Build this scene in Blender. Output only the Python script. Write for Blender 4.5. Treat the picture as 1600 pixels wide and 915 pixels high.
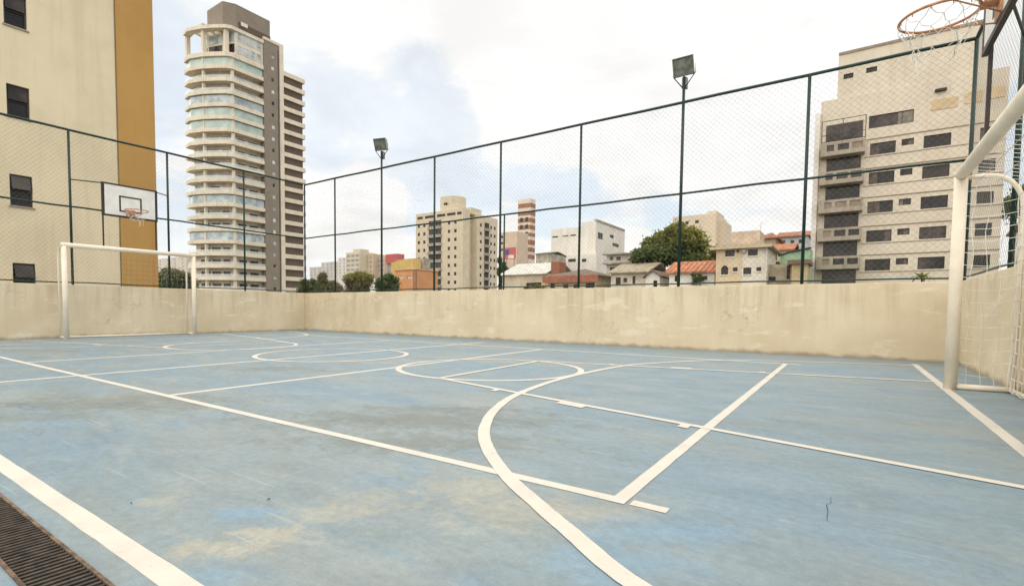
import bpy, math, random
import numpy as np
from mathutils import Vector, Matrix

random.seed(11)
rng = np.random.default_rng(11)
R = math.radians
scene = bpy.context.scene
COL = scene.collection
for o in list(bpy.data.objects):
    bpy.data.objects.remove(o)

# ------------------------------------------------------------------ camera
F, PX, PY = 800.0, 754.18, 522.04          # focal length and principal point for a 1600 x 915 frame
YAW, PIT, ROL = -0.6197257, -0.0492240, -0.0088229
H = 0.75                                    # the camera stands 0.75 m above the court
fw = np.array([math.cos(PIT)*math.sin(YAW), math.cos(PIT)*math.cos(YAW), math.sin(PIT)])
rt = np.array([math.cos(YAW), -math.sin(YAW), 0.0])
dn = np.cross(fw, rt)
cr, sr = math.cos(ROL), math.sin(ROL)
CR, CD = cr*rt + sr*dn, -sr*rt + cr*dn
cam_d = bpy.data.cameras.new('camera')
cam = bpy.data.objects.new('camera', cam_d)
COL.objects.link(cam)
cam.matrix_world = Matrix(((CR[0], -CD[0], -fw[0], 0), (CR[1], -CD[1], -fw[1], 0), (CR[2], -CD[2], -fw[2], H), (0, 0, 0, 1)))
cam_d.sensor_width = 36
cam_d.lens = F/1600*36
cam_d.shift_x = (800-PX)/1600
cam_d.shift_y = (PY-457.5)/1600
cam_d.clip_start, cam_d.clip_end = 0.05, 6000
scene.camera = cam

def ray(x, y):
    return (x-PX)/F*CR + (y-PY)/F*CD + fw
def onX(x, y, X):
    d = ray(x, y); return d*(X/d[0]) + [0, 0, H]
def onY(x, y, Y):
    d = ray(x, y); return d*(Y/d[1]) + [0, 0, H]
def at(x, y, dep):
    return ray(x, y)*dep + [0, 0, H]

# ------------------------------------------------------------------ sky, sun, exposure
SUN_DIR = Vector((-0.13, -0.34, 0.93)).normalized()      # towards the sun (behind thin cloud)
world = bpy.data.worlds.new('World'); scene.world = world; world.use_nodes = True
nt = world.node_tree; nt.nodes.clear()
def N(t, typ, **kw):
    n = t.nodes.new(typ)
    for k, v in kw.items(): setattr(n, k, v)
    return n
def math_node(t, op, a, b=None, c=None, clamp=False):
    n = N(t, 'ShaderNodeMath', operation=op, use_clamp=clamp)
    for i, v in enumerate((a, b, c)):
        if v is None: continue
        if isinstance(v, (int, float)): n.inputs[i].default_value = v
        else: t.links.new(v, n.inputs[i])
    return n.outputs[0]
def maprange(t, v, a, b, c=0.0, d=1.0, smooth=True):
    n = N(t, 'ShaderNodeMapRange', interpolation_type='SMOOTHSTEP' if smooth else 'LINEAR')
    t.links.new(v, n.inputs['Value'])
    for k, x in zip(('From Min', 'From Max', 'To Min', 'To Max'), (a, b, c, d)): n.inputs[k].default_value = x
    return n.outputs[0]
sky = N(nt, 'ShaderNodeTexSky', sky_type='NISHITA', sun_disc=False)
sky.sun_elevation = math.asin(SUN_DIR.z); sky.sun_rotation = math.atan2(SUN_DIR.x, SUN_DIR.y)
sky.air_density, sky.dust_density, sky.ozone_density = 1.0, 0.7, 0.6
bg1 = N(nt, 'ShaderNodeBackground'); bg1.inputs['Strength'].default_value = 0.125
nt.links.new(sky.outputs[0], bg1.inputs['Color'])
tc = N(nt, 'ShaderNodeTexCoord')
nrm = N(nt, 'ShaderNodeVectorMath', operation='NORMALIZE'); nt.links.new(tc.outputs['Generated'], nrm.inputs[0])
sep = N(nt, 'ShaderNodeSeparateXYZ'); nt.links.new(nrm.outputs[0], sep.inputs[0])
den = math_node(nt, 'ADD', math_node(nt, 'MAXIMUM', sep.outputs[2], 0.0), 0.22)
comb = N(nt, 'ShaderNodeCombineXYZ')
nt.links.new(math_node(nt, 'DIVIDE', sep.outputs[0], den), comb.inputs[0])
nt.links.new(math_node(nt, 'DIVIDE', sep.outputs[1], den), comb.inputs[1])
comb.inputs[2].default_value = 3.7
def noise(t, vec, scale, detail=6.0, rough=0.55, dist=0.0):
    n = N(t, 'ShaderNodeTexNoise'); n.inputs['Scale'].default_value = scale; n.inputs['Detail'].default_value = detail
    n.inputs['Roughness'].default_value = rough; n.inputs['Distortion'].default_value = dist
    if vec is not None: t.links.new(vec, n.inputs['Vector'])
    return n.outputs[0]
n1 = noise(nt, comb.outputs[0], 1.15, 9.0, 0.56, 0.25)
# large cumulus masses that the photograph shows, as directions in the sky
def blob(x, y, rad, amp):
    d = Vector(ray(x, y)).normalized()
    dot = N(nt, 'ShaderNodeVectorMath', operation='DOT_PRODUCT'); nt.links.new(nrm.outputs[0], dot.inputs[0])
    dot.inputs[1].default_value = d
    return math_node(nt, 'MULTIPLY', maprange(nt, dot.outputs['Value'], math.cos(rad), 1.0), amp)
tot = n1
for b in ((920, 120, .24, .20), (800, 205, .10, .16), (1150, 30, .50, .16), (1020, 215, .15, .14), (1240, 190, .25, .14), (790, 335, .09, .14), (960, 350, .09, .14), (1120, 290, .12, .12),
          (590, 300, .075, .20), (520, 340, .10, .12), (640, 350, .12, .10), (560, 20, .30, .12), (330, 60, .2, .06),
          (520, 215, .14, -.14), (690, 265, .16, -.20), (860, 265, .11, -.20), (970, 300, .12, -.18), (640, 175, .16, -.12), (1180, 120, .10, -.05), (1070, 330, .08, -.10)):
    tot = math_node(nt, 'ADD', tot, blob(*b))
n2 = noise(nt, comb.outputs[0], 3.4, 10.0, 0.62, 0.5)
tot = math_node(nt, 'ADD', tot, math_node(nt, 'MULTIPLY', math_node(nt, 'SUBTRACT', n2, 0.5), 0.55))
mask = maprange(nt, tot, 0.44, 0.60)
veil = noise(nt, comb.outputs[0], 0.9, 5.0, 0.55, 0.4)
vf = maprange(nt, veil, 0.3, 0.7, 0.66, 0.88)
fac = math_node(nt, 'ADD', vf, math_node(nt, 'MULTIPLY', mask, math_node(nt, 'SUBTRACT', 0.99, vf)))
hz = maprange(nt, sep.outputs[2], 0.0, 0.18, 0.38, 0.0)
fac = math_node(nt, 'ADD', fac, hz, clamp=True)
cl_n = noise(nt, comb.outputs[0], 2.4, 8.0, 0.55, 0.4)
cl_v = maprange(nt, cl_n, 0.32, 0.66, 0.575, 0.665)
rgb = N(nt, 'ShaderNodeMix', data_type='RGBA', blend_type='MIX')
nt.links.new(mask, rgb.inputs[0])
rgb.inputs[6].default_value = (0.955, 0.985, 0.99, 1); rgb.inputs[7].default_value = (1.0, 0.99, 0.968, 1)
bg2 = N(nt, 'ShaderNodeBackground')
nt.links.new(rgb.outputs[2], bg2.inputs['Color']); nt.links.new(math_node(nt, 'MULTIPLY', cl_v, maprange(nt, mask, 0, 1, 1.03, 1.05)), bg2.inputs['Strength'])
mixs = N(nt, 'ShaderNodeMixShader'); nt.links.new(fac, mixs.inputs[0])
nt.links.new(bg1.outputs[0], mixs.inputs[1]); nt.links.new(bg2.outputs[0], mixs.inputs[2])
wo = N(nt, 'ShaderNodeOutputWorld'); nt.links.new(mixs.outputs[0], wo.inputs['Surface'])

sun_d = bpy.data.lights.new('sun', 'SUN'); sun_d.energy = 2.2; sun_d.angle = R(140); sun_d.color = (1.0, 0.92, 0.79)
sun = bpy.data.objects.new('sun', sun_d); COL.objects.link(sun)
sun.rotation_euler = (-SUN_DIR).to_track_quat('-Z', 'Y').to_euler()
vs = scene.view_settings
vs.view_transform = 'Standard'; vs.look = 'None'; vs.exposure = 0.66; vs.gamma = 1.0; vs.use_curve_mapping = False

# ------------------------------------------------------------------ materials
MATS = {}
def mat(name, col, rough=0.8, var=0.12, scale=3.0, col2=None, bump=0.0, bscale=40.0, metal=0.0, spec=0.4, island=0.0):
    if name in MATS: return MATS[name]
    m = bpy.data.materials.new(name); m.use_nodes = True; t = m.node_tree
    b = t.nodes['Principled BSDF']
    b.inputs['Roughness'].default_value = rough; b.inputs['Metallic'].default_value = metal
    b.inputs['Specular IOR Level'].default_value = spec
    geo = N(t, 'ShaderNodeNewGeometry')
    nz = noise(t, geo.outputs['Position'], scale, 6.0, 0.6)
    mx = N(t, 'ShaderNodeMix', data_type='RGBA')
    c2 = col2 if col2 else tuple(max(0, c*(1-2*var)) for c in col)
    c1 = tuple(min(1, c*(1+var*0.5)) for c in col) if not col2 else col
    t.links.new(maprange(t, nz, 0.3, 0.7), mx.inputs[0])
    mx.inputs[6].default_value = (*c1, 1); mx.inputs[7].default_value = (*c2, 1)
    out = mx.outputs[2]
    if island:
        hsv = N(t, 'ShaderNodeHueSaturation'); t.links.new(out, hsv.inputs['Color'])
        t.links.new(maprange(t, geo.outputs['Random Per Island'], 0, 1, 1-island, 1+island, False), hsv.inputs['Value'])
        out = hsv.outputs[0]
    t.links.new(out, b.inputs['Base Color'])
    if bump:
        bn = N(t, 'ShaderNodeBump'); bn.inputs['Strength'].default_value = bump; bn.inputs['Distance'].default_value = 0.01
        t.links.new(noise(t, geo.outputs['Position'], bscale, 4.0), bn.inputs['Height']); t.links.new(bn.outputs[0], b.inputs['Normal'])
    MATS[name] = m
    return m

def floor_material():
    m = bpy.data.materials.new('worn_blue_court_paint'); m.use_nodes = True; t = m.node_tree
    b = t.nodes['Principled BSDF']; geo = N(t, 'ShaderNodeNewGeometry'); P = geo.outputs['Position']
    def mix(f, a, c):
        n = N(t, 'ShaderNodeMix', data_type='RGBA')
        if isinstance(f, float): n.inputs[0].default_value = f
        else: t.links.new(f, n.inputs[0])
        for i, v in ((6, a), (7, c)):
            if isinstance(v, tuple): n.inputs[i].default_value = (*v, 1)
            else: t.links.new(v, n.inputs[i])
        return n.outputs[2]
    mp = N(t, 'ShaderNodeMapping'); t.links.new(P, mp.inputs[0]); mp.inputs['Scale'].default_value = (0.75, 1.5, 1); mp.inputs['Rotation'].default_value = (0, 0, R(35))
    V = mp.outputs[0]
    c = mix(maprange(t, noise(t, V, 0.55, 7, 0.6, 0.6), 0.36, 0.66), (0.180, 0.270, 0.335), (0.250, 0.295, 0.298))
    c = mix(maprange(t, noise(t, V, 1.7, 8, 0.65, 0.9), 0.52, 0.74, 0, 0.70), c, (0.15, 0.275, 0.375))
    c = mix(maprange(t, noise(t, V, 1.1, 9, 0.7, 0.4), 0.56, 0.76, 0, 0.55), c, (0.42, 0.40, 0.32))
    c = mix(maprange(t, noise(t, V, 5.0, 8, 0.7, 0.8), 0.42, 0.74, 0, 0.50), c, (0.20, 0.265, 0.275))
    c = mix(maprange(t, noise(t, V, 3.4, 9, 0.72, 0.5), 0.52, 0.76, 0, 0.50), c, (0.33, 0.35, 0.325))
    sm = N(t, 'ShaderNodeMapping'); t.links.new(P, sm.inputs[0]); sm.inputs['Scale'].default_value = (1.2, 9.0, 1); sm.inputs['Rotation'].default_value = (0, 0, R(24))
    c = mix(maprange(t, noise(t, sm.outputs[0], 2.2, 7, 0.7, 0.6), 0.60, 0.76, 0, 0.35), c, (0.17, 0.255, 0.305))
    # old bare patches and damp stains with places of their own
    wob = noise(t, P, 7.0, 6, 0.74, 0.6)
    def patch(x, y, rx, ry, rot=0.0, soft=0.9):
        q = N(t, 'ShaderNodeMapping', vector_type='TEXTURE'); t.links.new(P, q.inputs[0])
        q.inputs['Location'].default_value = (x, y, 0); q.inputs['Rotation'].default_value = (0, 0, rot); q.inputs['Scale'].default_value = (rx, ry, 1e3)
        ln = N(t, 'ShaderNodeVectorMath', operation='LENGTH'); t.links.new(q.outputs[0], ln.inputs[0])
        v = math_node(t, 'ADD', ln.outputs['Value'], math_node(t, 'MULTIPLY', math_node(t, 'SUBTRACT', wob, 0.5), 4.6))
        return maprange(t, v, 0.35, 1.0+soft*0.4, 1.0, 0.0)
    for (px, py, rx, ry, s) in ((340, 856, .16, .06, .50), (425, 832, .12, .05, .52), (505, 800, .20, .08, .38), (560, 780, .2, .11, .28), (255, 782, .12, .05, .25), (830, 800, .35, .16, .3), (720, 760, .25, .12, .3), (930, 790, .3, .12, .2), (185, 620, .35, .12, .3)):
        d = ray(px, py); g = d*(-H/d[2])
        c = mix(math_node(t, 'MULTIPLY', patch(g[0], g[1], rx, ry, YAW*-1.0), s), c, (0.48, 0.42, 0.285))
    for (px, py, rx, ry, s) in ((650, 655, 1.0, .36, .8), (690, 640, .6, .2, .6), (700, 690, .6, .2, .6), (590, 690, .6, .16, .5), (150, 632, 1.0, .22, .85), (215, 622, .7, .2, .7), (20, 650, .6, .16, .55), (440, 576, .9, .3, .6), (60, 548, 1.0, .3, .5), (1190, 660, .45, .16, .4)):
        d = ray(px, py); g = d*(-H/d[2])
        c = mix(math_node(t, 'MULTIPLY', patch(g[0], g[1], rx, ry, YAW*-1.0), s), c, (0.185, 0.21, 0.195))
    for (px, py, rx, ry, s) in ((400, 800, .16, .05, .5), (1030, 830, .3, .12, .4), (960, 880, .25, .1, .35), (330, 900, .2, .05, .3)):
        d = ray(px, py); g = d*(-H/d[2])
        c = mix(math_node(t, 'MULTIPLY', patch(g[0], g[1], rx, ry, YAW*-1.0), s), c, (0.155, 0.315, 0.46))
    # grit and scuffs
    c = mix(maprange(t, noise(t, P, 38.0, 3, 0.5), 0.68, 0.80, 0, 0.35), c, (0.15, 0.17, 0.16))
    # mottling, rubbed streaks and grain of the old paint
    hs_ = N(t, 'ShaderNodeHueSaturation'); hs_.inputs['Saturation'].default_value = 0.9; t.links.new(c, hs_.inputs['Color'])
    g1_ = maprange(t, noise(t, V, 2.6, 7, 0.78, 0.5), 0.30, 0.70, 0.80, 1.08, False)
    g2_ = maprange(t, noise(t, P, 26.0, 6, 0.7), 0.30, 0.70, 0.86, 1.10, False)
    g3_ = maprange(t, noise(t, P, 160.0, 3, 0.6), 0.30, 0.70, 0.90, 1.08, False)
    t.links.new(math_node(t, 'MULTIPLY', math_node(t, 'MULTIPLY', g1_, g2_), math_node(t, 'MULTIPLY', g3_, 0.98)), hs_.inputs['Value'])
    c = hs_.outputs[0]
    for sx_, sy_, ro_, sc_, th_, k_, cc_ in ((0.5, 16.0, 62, 2.6, 0.66, 0.5, (0.36, 0.39, 0.37)), (0.6, 22.0, -18, 2.0, 0.67, 0.45, (0.13, 0.17, 0.19)), (0.4, 26.0, 8, 3.0, 0.68, 0.5, (0.38, 0.41, 0.40))):
        q = N(t, 'ShaderNodeMapping'); t.links.new(P, q.inputs[0]); q.inputs['Scale'].default_value = (sx_, sy_, 1); q.inputs['Rotation'].default_value = (0, 0, R(ro_))
        c = mix(math_node(t, 'MULTIPLY', maprange(t, noise(t, q.outputs[0], sc_, 3, 0.5, 0.15), th_, th_+.025, 0, k_), maprange(t, noise(t, P, 1.3, 3), 0.42, 0.60)), c, cc_)
    fk = noise(t, P, 3.2, 7, 0.78, 0.3)
    c = mix(math_node(t, 'MULTIPLY', maprange(t, fk, 0.615, 0.635, 0, 0.40), maprange(t, noise(t, P, 0.8, 2), 0.40, 0.60)), c, (0.345, 0.355, 0.325))
    c = mix(maprange(t, noise(t, P, 4.3, 7, 0.78, 0.2), 0.645, 0.66, 0, 0.35), c, (0.14, 0.255, 0.36))
    # hairline cracks
    vo = N(t, 'ShaderNodeTexVoronoi', feature='DISTANCE_TO_EDGE'); vo.inputs['Scale'].default_value = 0.55
    wv = N(t, 'ShaderNodeVectorMath', operation='ADD'); t.links.new(P, wv.inputs[0])
    nw = N(t, 'ShaderNodeTexNoise'); nw.inputs['Scale'].default_value = 3.0; nw.inputs['Detail'].default_value = 6; t.links.new(P, nw.inputs['Vector']); t.links.new(nw.outputs['Color'], wv.inputs[1])
    t.links.new(wv.outputs[0], vo.inputs['Vector'])
    c = mix(math_node(t, 'MULTIPLY', maprange(t, vo.outputs['Distance'], 0.0, 0.006, 0.55, 0.0), maprange(t, noise(t, P, 0.9, 3), 0.52, 0.62)), c, (0.10, 0.12, 0.12))
    t.links.new(c, b.inputs['Base Color'])
    t.links.new(maprange(t, noise(t, V, 2.4, 5), 0.3, 0.7, 0.42, 0.68), b.inputs['Roughness'])
    b.inputs['Specular IOR Level'].default_value = 0.35
    bn = N(t, 'ShaderNodeBump'); bn.inputs['Strength'].default_value = 0.12; bn.inputs['Distance'].default_value = 0.004
    t.links.new(noise(t, P, 60.0, 5, 0.6), bn.inputs['Height']); t.links.new(bn.outputs[0], b.inputs['Normal'])
    return m

def wall_material():
    m = bpy.data.materials.new('cream_painted_render'); m.use_nodes = True; t = m.node_tree
    b = t.nodes['Principled BSDF']; geo = N(t, 'ShaderNodeNewGeometry'); P = geo.outputs['Position']
    def mix(f, a, c):
        n = N(t, 'ShaderNodeMix', data_type='RGBA'); t.links.new(f, n.inputs[0])
        for i, v in ((6, a), (7, c)):
            if isinstance(v, tuple): n.inputs[i].default_value = (*v, 1)
            else: t.links.new(v, n.inputs[i])
        return n.outputs[2]
    sp = N(t, 'ShaderNodeSeparateXYZ'); t.links.new(P, sp.inputs[0]); z = sp.outputs[2]
    mp = N(t, 'ShaderNodeMapping'); t.links.new(P, mp.inputs[0]); mp.inputs['Scale'].default_value = (1, 1, 0.07)
    streak = noise(t, mp.outputs[0], 5.5, 5, 0.6)
    c = mix(maprange(t, noise(t, P, 1.3, 6, 0.6), 0.3, 0.7), (0.70, 0.60, 0.435), (0.62, 0.51, 0.35))
    # rain streaks running down from the coping
    top = maprange(t, z, 0.2, 1.2, 0.10, 1.0)
    c = mix(math_node(t, 'MULTIPLY', maprange(t, streak, 0.46, 0.68, 0, 0.50), top), c, (0.46, 0.36, 0.225))
    s2 = N(t, 'ShaderNodeMapping'); t.links.new(P, s2.inputs[0]); s2.inputs['Scale'].default_value = (1, 1, 0.03)
    c = mix(math_node(t, 'MULTIPLY', maprange(t, noise(t, s2.outputs[0], 13.0, 3, 0.5), 0.60, 0.74, 0, 0.32), maprange(t, z, 0.5, 1.2, 0.0, 1.0)), c, (0.27, 0.225, 0.16))
    # repaired patches and base dirt that doubles as painted contact shade
    s3 = N(t, 'ShaderNodeMapping'); t.links.new(P, s3.inputs[0]); s3.inputs['Scale'].default_value = (1, 1, 3.2)
    c = mix(maprange(t, noise(t, s3.outputs[0], 1.6, 7, 0.65), 0.56, 0.66, 0, 0.6), c, (0.77, 0.68, 0.53))
    c = mix(maprange(t, noise(t, P, 2.4, 9, 0.72, 0.6), 0.55, 0.75, 0, 0.45), c, (0.50, 0.40, 0.265))
    vo = N(t, 'ShaderNodeTexVoronoi', feature='DISTANCE_TO_EDGE'); vo.inputs['Scale'].default_value = 0.8
    nw = N(t, 'ShaderNodeTexNoise'); nw.inputs['Scale'].default_value = 2.5; nw.inputs['Detail'].default_value = 7; t.links.new(P, nw.inputs['Vector'])
    wv = N(t, 'ShaderNodeVectorMath', operation='ADD'); t.links.new(P, wv.inputs[0]); t.links.new(nw.outputs['Color'], wv.inputs[1]); t.links.new(wv.outputs[0], vo.inputs['Vector'])
    c = mix(math_node(t, 'MULTIPLY', maprange(t, vo.outputs['Distance'], 0.0, 0.008, 0.5, 0.0), maprange(t, noise(t, P, 0.7, 3), 0.50, 0.58)), c, (0.30, 0.23, 0.15))
    base = math_node(t, 'ADD', z, math_node(t, 'MULTIPLY', noise(t, P, 4.0, 5), 0.16))
    c = mix(maprange(t, base, 0.07, 0.16, 0.65, 0.0), c, (0.20, 0.15, 0.095))
    t.links.new(c, b.inputs['Base Color']); b.inputs['Roughness'].default_value = 0.85; b.inputs['Specular IOR Level'].default_value = 0.25
    bn = N(t, 'ShaderNodeBump'); bn.inputs['Strength'].default_value = 0.25; bn.inputs['Distance'].default_value = 0.01
    t.links.new(noise(t, P, 9.0, 8, 0.65), bn.inputs['Height']); t.links.new(bn.outputs[0], b.inputs['Normal'])
    return m

def line_material():
    m = bpy.data.materials.new('white_line_paint'); m.use_nodes = True; t = m.node_tree
    b = t.nodes['Principled BSDF']; geo = N(t, 'ShaderNodeNewGeometry'); P = geo.outputs['Position']
    def mix(f, a, c):
        n = N(t, 'ShaderNodeMix', data_type='RGBA'); t.links.new(f, n.inputs[0])
        for i, v in ((6, a), (7, c)):
            if isinstance(v, tuple): n.inputs[i].default_value = (*v, 1)
            else: t.links.new(v, n.inputs[i])
        return n.outputs[2]
    c = mix(maprange(t, noise(t, P, 3.0, 8, 0.7), 0.40, 0.72, 0, 0.8), (0.61, 0.565, 0.495), (0.50, 0.475, 0.42))
    c = mix(maprange(t, noise(t, P, 22.0, 9, 0.75), 0.54, 0.68, 0, 0.45), c, (0.42, 0.42, 0.38))
    c = mix(maprange(t, noise(t, P, 55.0, 6, 0.7), 0.63, 0.69, 0, 0.75), c, (0.24, 0.29, 0.29))
    c = mix(maprange(t, noise(t, P, 14.0, 3), 0.73, 0.77, 0, 0.8), c, (0.22, 0.19, 0.15))
    t.links.new(c, b.inputs['Base Color']); b.inputs['Roughness'].default_value = 0.7; b.inputs['Specular IOR Level'].default_value = 0.25
    return m
def leaf_material(name, c1, c2):
    m = bpy.data.materials.new(name); m.use_nodes = True; t = m.node_tree
    b = t.nodes['Principled BSDF']; geo = N(t, 'ShaderNodeNewGeometry')
    mx = N(t, 'ShaderNodeMix', data_type='RGBA'); t.links.new(geo.outputs['Random Per Island'], mx.inputs[0])
    mx.inputs[6].default_value = (*c1, 1); mx.inputs[7].default_value = (*c2, 1)
    t.links.new(mx.outputs[2], b.inputs['Base Color']); b.inputs['Roughness'].default_value = 0.55
    tr = N(t, 'ShaderNodeBsdfTranslucent'); t.links.new(mx.outputs[2], tr.inputs['Color'])
    ms = N(t, 'ShaderNodeMixShader'); ms.inputs[0].default_value = 0.3
    t.links.new(b.outputs[0], ms.inputs[1]); t.links.new(tr.outputs[0], ms.inputs[2])
    t.links.new(ms.outputs[0], t.nodes['Material Output'].inputs['Surface'])
    MATS[name] = m
    return m
def glass_clear(name, col, alpha):
    m = bpy.data.materials.new(name); m.use_nodes = True
    b = m.node_tree.nodes['Principled BSDF']
    b.inputs['Base Color'].default_value = (*col, 1); b.inputs['Roughness'].default_value = 0.08; b.inputs['Alpha'].default_value = alpha
    MATS[name] = m
    return m

def streaked(name, col, dark, amt=0.5):
    m = mat(name, col, 0.88, 0.04, 0.5, bump=0.25, bscale=14.0); t = m.node_tree; b = t.nodes['Principled BSDF']
    src = b.inputs['Base Color'].links[0].from_socket; geo = N(t, 'ShaderNodeNewGeometry')
    for sc, zz, lo, hi, k_ in ((2.2, 0.05, 0.48, 0.72, amt), (7.0, 0.03, 0.56, 0.74, amt*.7), (0.5, 1.0, 0.45, 0.7, amt*.5)):
        mp = N(t, 'ShaderNodeMapping'); mp.inputs['Scale'].default_value = (1, 1, zz); t.links.new(geo.outputs['Position'], mp.inputs[0])
        mx = N(t, 'ShaderNodeMix', data_type='RGBA'); t.links.new(maprange(t, noise(t, mp.outputs[0], sc, 6, 0.6), lo, hi, 0, k_), mx.inputs[0])
        t.links.new(src, mx.inputs[6]); mx.inputs[7].default_value = (*dark, 1); src = mx.outputs[2]
    t.links.new(src, b.inputs['Base Color'])
    return m
FLOOR, WALL, LINE = floor_material(), wall_material(), line_material()
GREEN = mat('green_fence_paint', (0.012, 0.038, 0.028), 0.45, 0.2, 6)
WIRE = mat('green_plastic_wire', (0.13, 0.14, 0.11), 0.5, 0.1)
GOALW = mat('white_goal_paint', (0.86, 0.76, 0.61), 0.45, 0.05, 5, bump=0.1)
NETW = mat('white_net_cord', (0.78, 0.75, 0.68), 0.8, 0.1)
BLACKP = mat('dark_steel_paint', (0.045, 0.03, 0.026), 0.5, 0.2, 8)
BOARD = mat('white_backboard_paint', (0.80, 0.77, 0.72), 0.5, 0.06, 5)
RIM = mat('faded_orange_rim_paint', (0.56, 0.26, 0.12), 0.55, 0.25, 20)
STEELD = mat('dark_grate_steel', (0.085, 0.07, 0.058), 0.6, 0.3, 25, metal=0.3)
RUST = mat('rusty_angle_steel', (0.20, 0.13, 0.085), 0.75, 0.35, 18, bump=0.3)
GALV = mat('grey_lamp_housing', (0.30, 0.29, 0.25), 0.5, 0.15, 8)
LENS = mat('floodlight_glass', (0.20, 0.21, 0.17), 0.12, 0.3, 6)
LAMPW = mat('white_bracket_paint', (0.75, 0.74, 0.70), 0.5, 0.05)
CREAM = streaked('cream_render', (0.765, 0.66, 0.46), (0.60, 0.49, 0.33), 0.45)
OCHRE = streaked('ochre_render', (0.50, 0.29, 0.09), (0.42, 0.22, 0.06), 0.4)
TOWERC = streaked('cream_tower_concrete', (0.73, 0.65, 0.52), (0.52, 0.44, 0.32), 0.5)
TOWERI = mat('beige_balcony_wall', (0.58, 0.52, 0.43), 0.85, 0.15, 0.7)
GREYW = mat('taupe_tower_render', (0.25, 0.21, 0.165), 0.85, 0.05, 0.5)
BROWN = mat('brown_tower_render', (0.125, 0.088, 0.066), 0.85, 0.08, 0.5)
TILEB = streaked('beige_tiled_facade', (0.66, 0.57, 0.42), (0.50, 0.42, 0.30), 0.45)
PINKB = streaked('pinkish_beige_facade', (0.655, 0.58, 0.465), (0.54, 0.45, 0.34), 0.45)
TRIM = mat('brown_facade_band', (0.30, 0.24, 0.18), 0.85, 0.1)  # plain brown for joints, facade lines and panels
WHITEB = streaked('white_render', (0.74, 0.70, 0.63), (0.55, 0.50, 0.42), 0.5)
GREYC = mat('weathered_grey_concrete', (0.42, 0.37, 0.30), 0.9, 0.2, 1.2)
BALC = streaked('grey_balcony_concrete', (0.37, 0.32, 0.25), (0.22, 0.18, 0.14), 0.6)
DARKW = mat('dark_opening', (0.05, 0.04, 0.035), 0.7, 0.2)
GLASS1 = mat('dark_window_glass', (0.026, 0.020, 0.020), 0.15, 0.3, 0.8, spec=0.3)
GLASS2 = mat('curtained_window_glass', (0.07, 0.052, 0.045), 0.18, 0.4, 0.9, spec=0.3)
GLASS3 = mat('brown_window_glass', (0.042, 0.027, 0.023), 0.16, 0.4, 0.8, spec=0.3)
GLASSB = mat('pale_blue_glazing', (0.48, 0.55, 0.56), 0.12, 0.25, 0.5, spec=0.6)
GLASSG = mat('pale_green_glazing', (0.46, 0.56, 0.50), 0.12, 0.12, 0.5, spec=0.6)
FRAMED = mat('dark_window_frame', (0.05, 0.045, 0.04), 0.5, 0.1)
FRAMEW = mat('white_window_frame', (0.72, 0.69, 0.64), 0.5, 0.06)
RAILG = glass_clear('pale_balcony_glass', (0.72, 0.76, 0.72), 0.55)
ORANGE = mat('orange_tile_roof', (0.50, 0.20, 0.10), 0.8, 0.25, 2.5)
REDROOF = mat('red_tile_roof', (0.38, 0.15, 0.09), 0.8, 0.25, 2.5)
BROWNROOF = mat('brown_tile_roof', (0.19, 0.135, 0.10), 0.85, 0.25, 2.5)
ORWALL = mat('orange_render', (0.62, 0.30, 0.14), 0.85, 0.08, 0.5)
YELLOW = mat('yellow_metal_roof', (0.66, 0.47, 0.16), 0.6, 0.08, 0.5)
PINKR = mat('red_panel', (0.55, 0.13, 0.12), 0.7, 0.06)
BLUEP = mat('blue_panel', (0.06, 0.09, 0.30), 0.7, 0.06)
GREENW = mat('mint_green_render', (0.35, 0.52, 0.33), 0.85, 0.1, 0.6)
HAZEB = mat('far_grey_facade', (0.55, 0.52, 0.48), 0.9, 0.08, 0.1)
HAZEW = mat('far_grey_window', (0.33, 0.32, 0.31), 0.5, 0.1, 0.1)
ASPH = mat('street_ground', (0.16, 0.15, 0.12), 0.95, 0.2, 0.15)
BARK = mat('brown_bark', (0.10, 0.07, 0.045), 0.9, 0.3, 8, bump=0.5)
LEAF_D = leaf_material('dark_green_leaf', (0.03, 0.055, 0.015), (0.15, 0.19, 0.045))
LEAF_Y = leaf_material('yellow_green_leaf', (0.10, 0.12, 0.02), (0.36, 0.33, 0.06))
LEAF_O = leaf_material('olive_leaf', (0.06, 0.06, 0.025), (0.24, 0.20, 0.085))
DARKDRAIN = mat('drain_channel_concrete', (0.06, 0.052, 0.042), 0.9, 0.3, 5)

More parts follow.
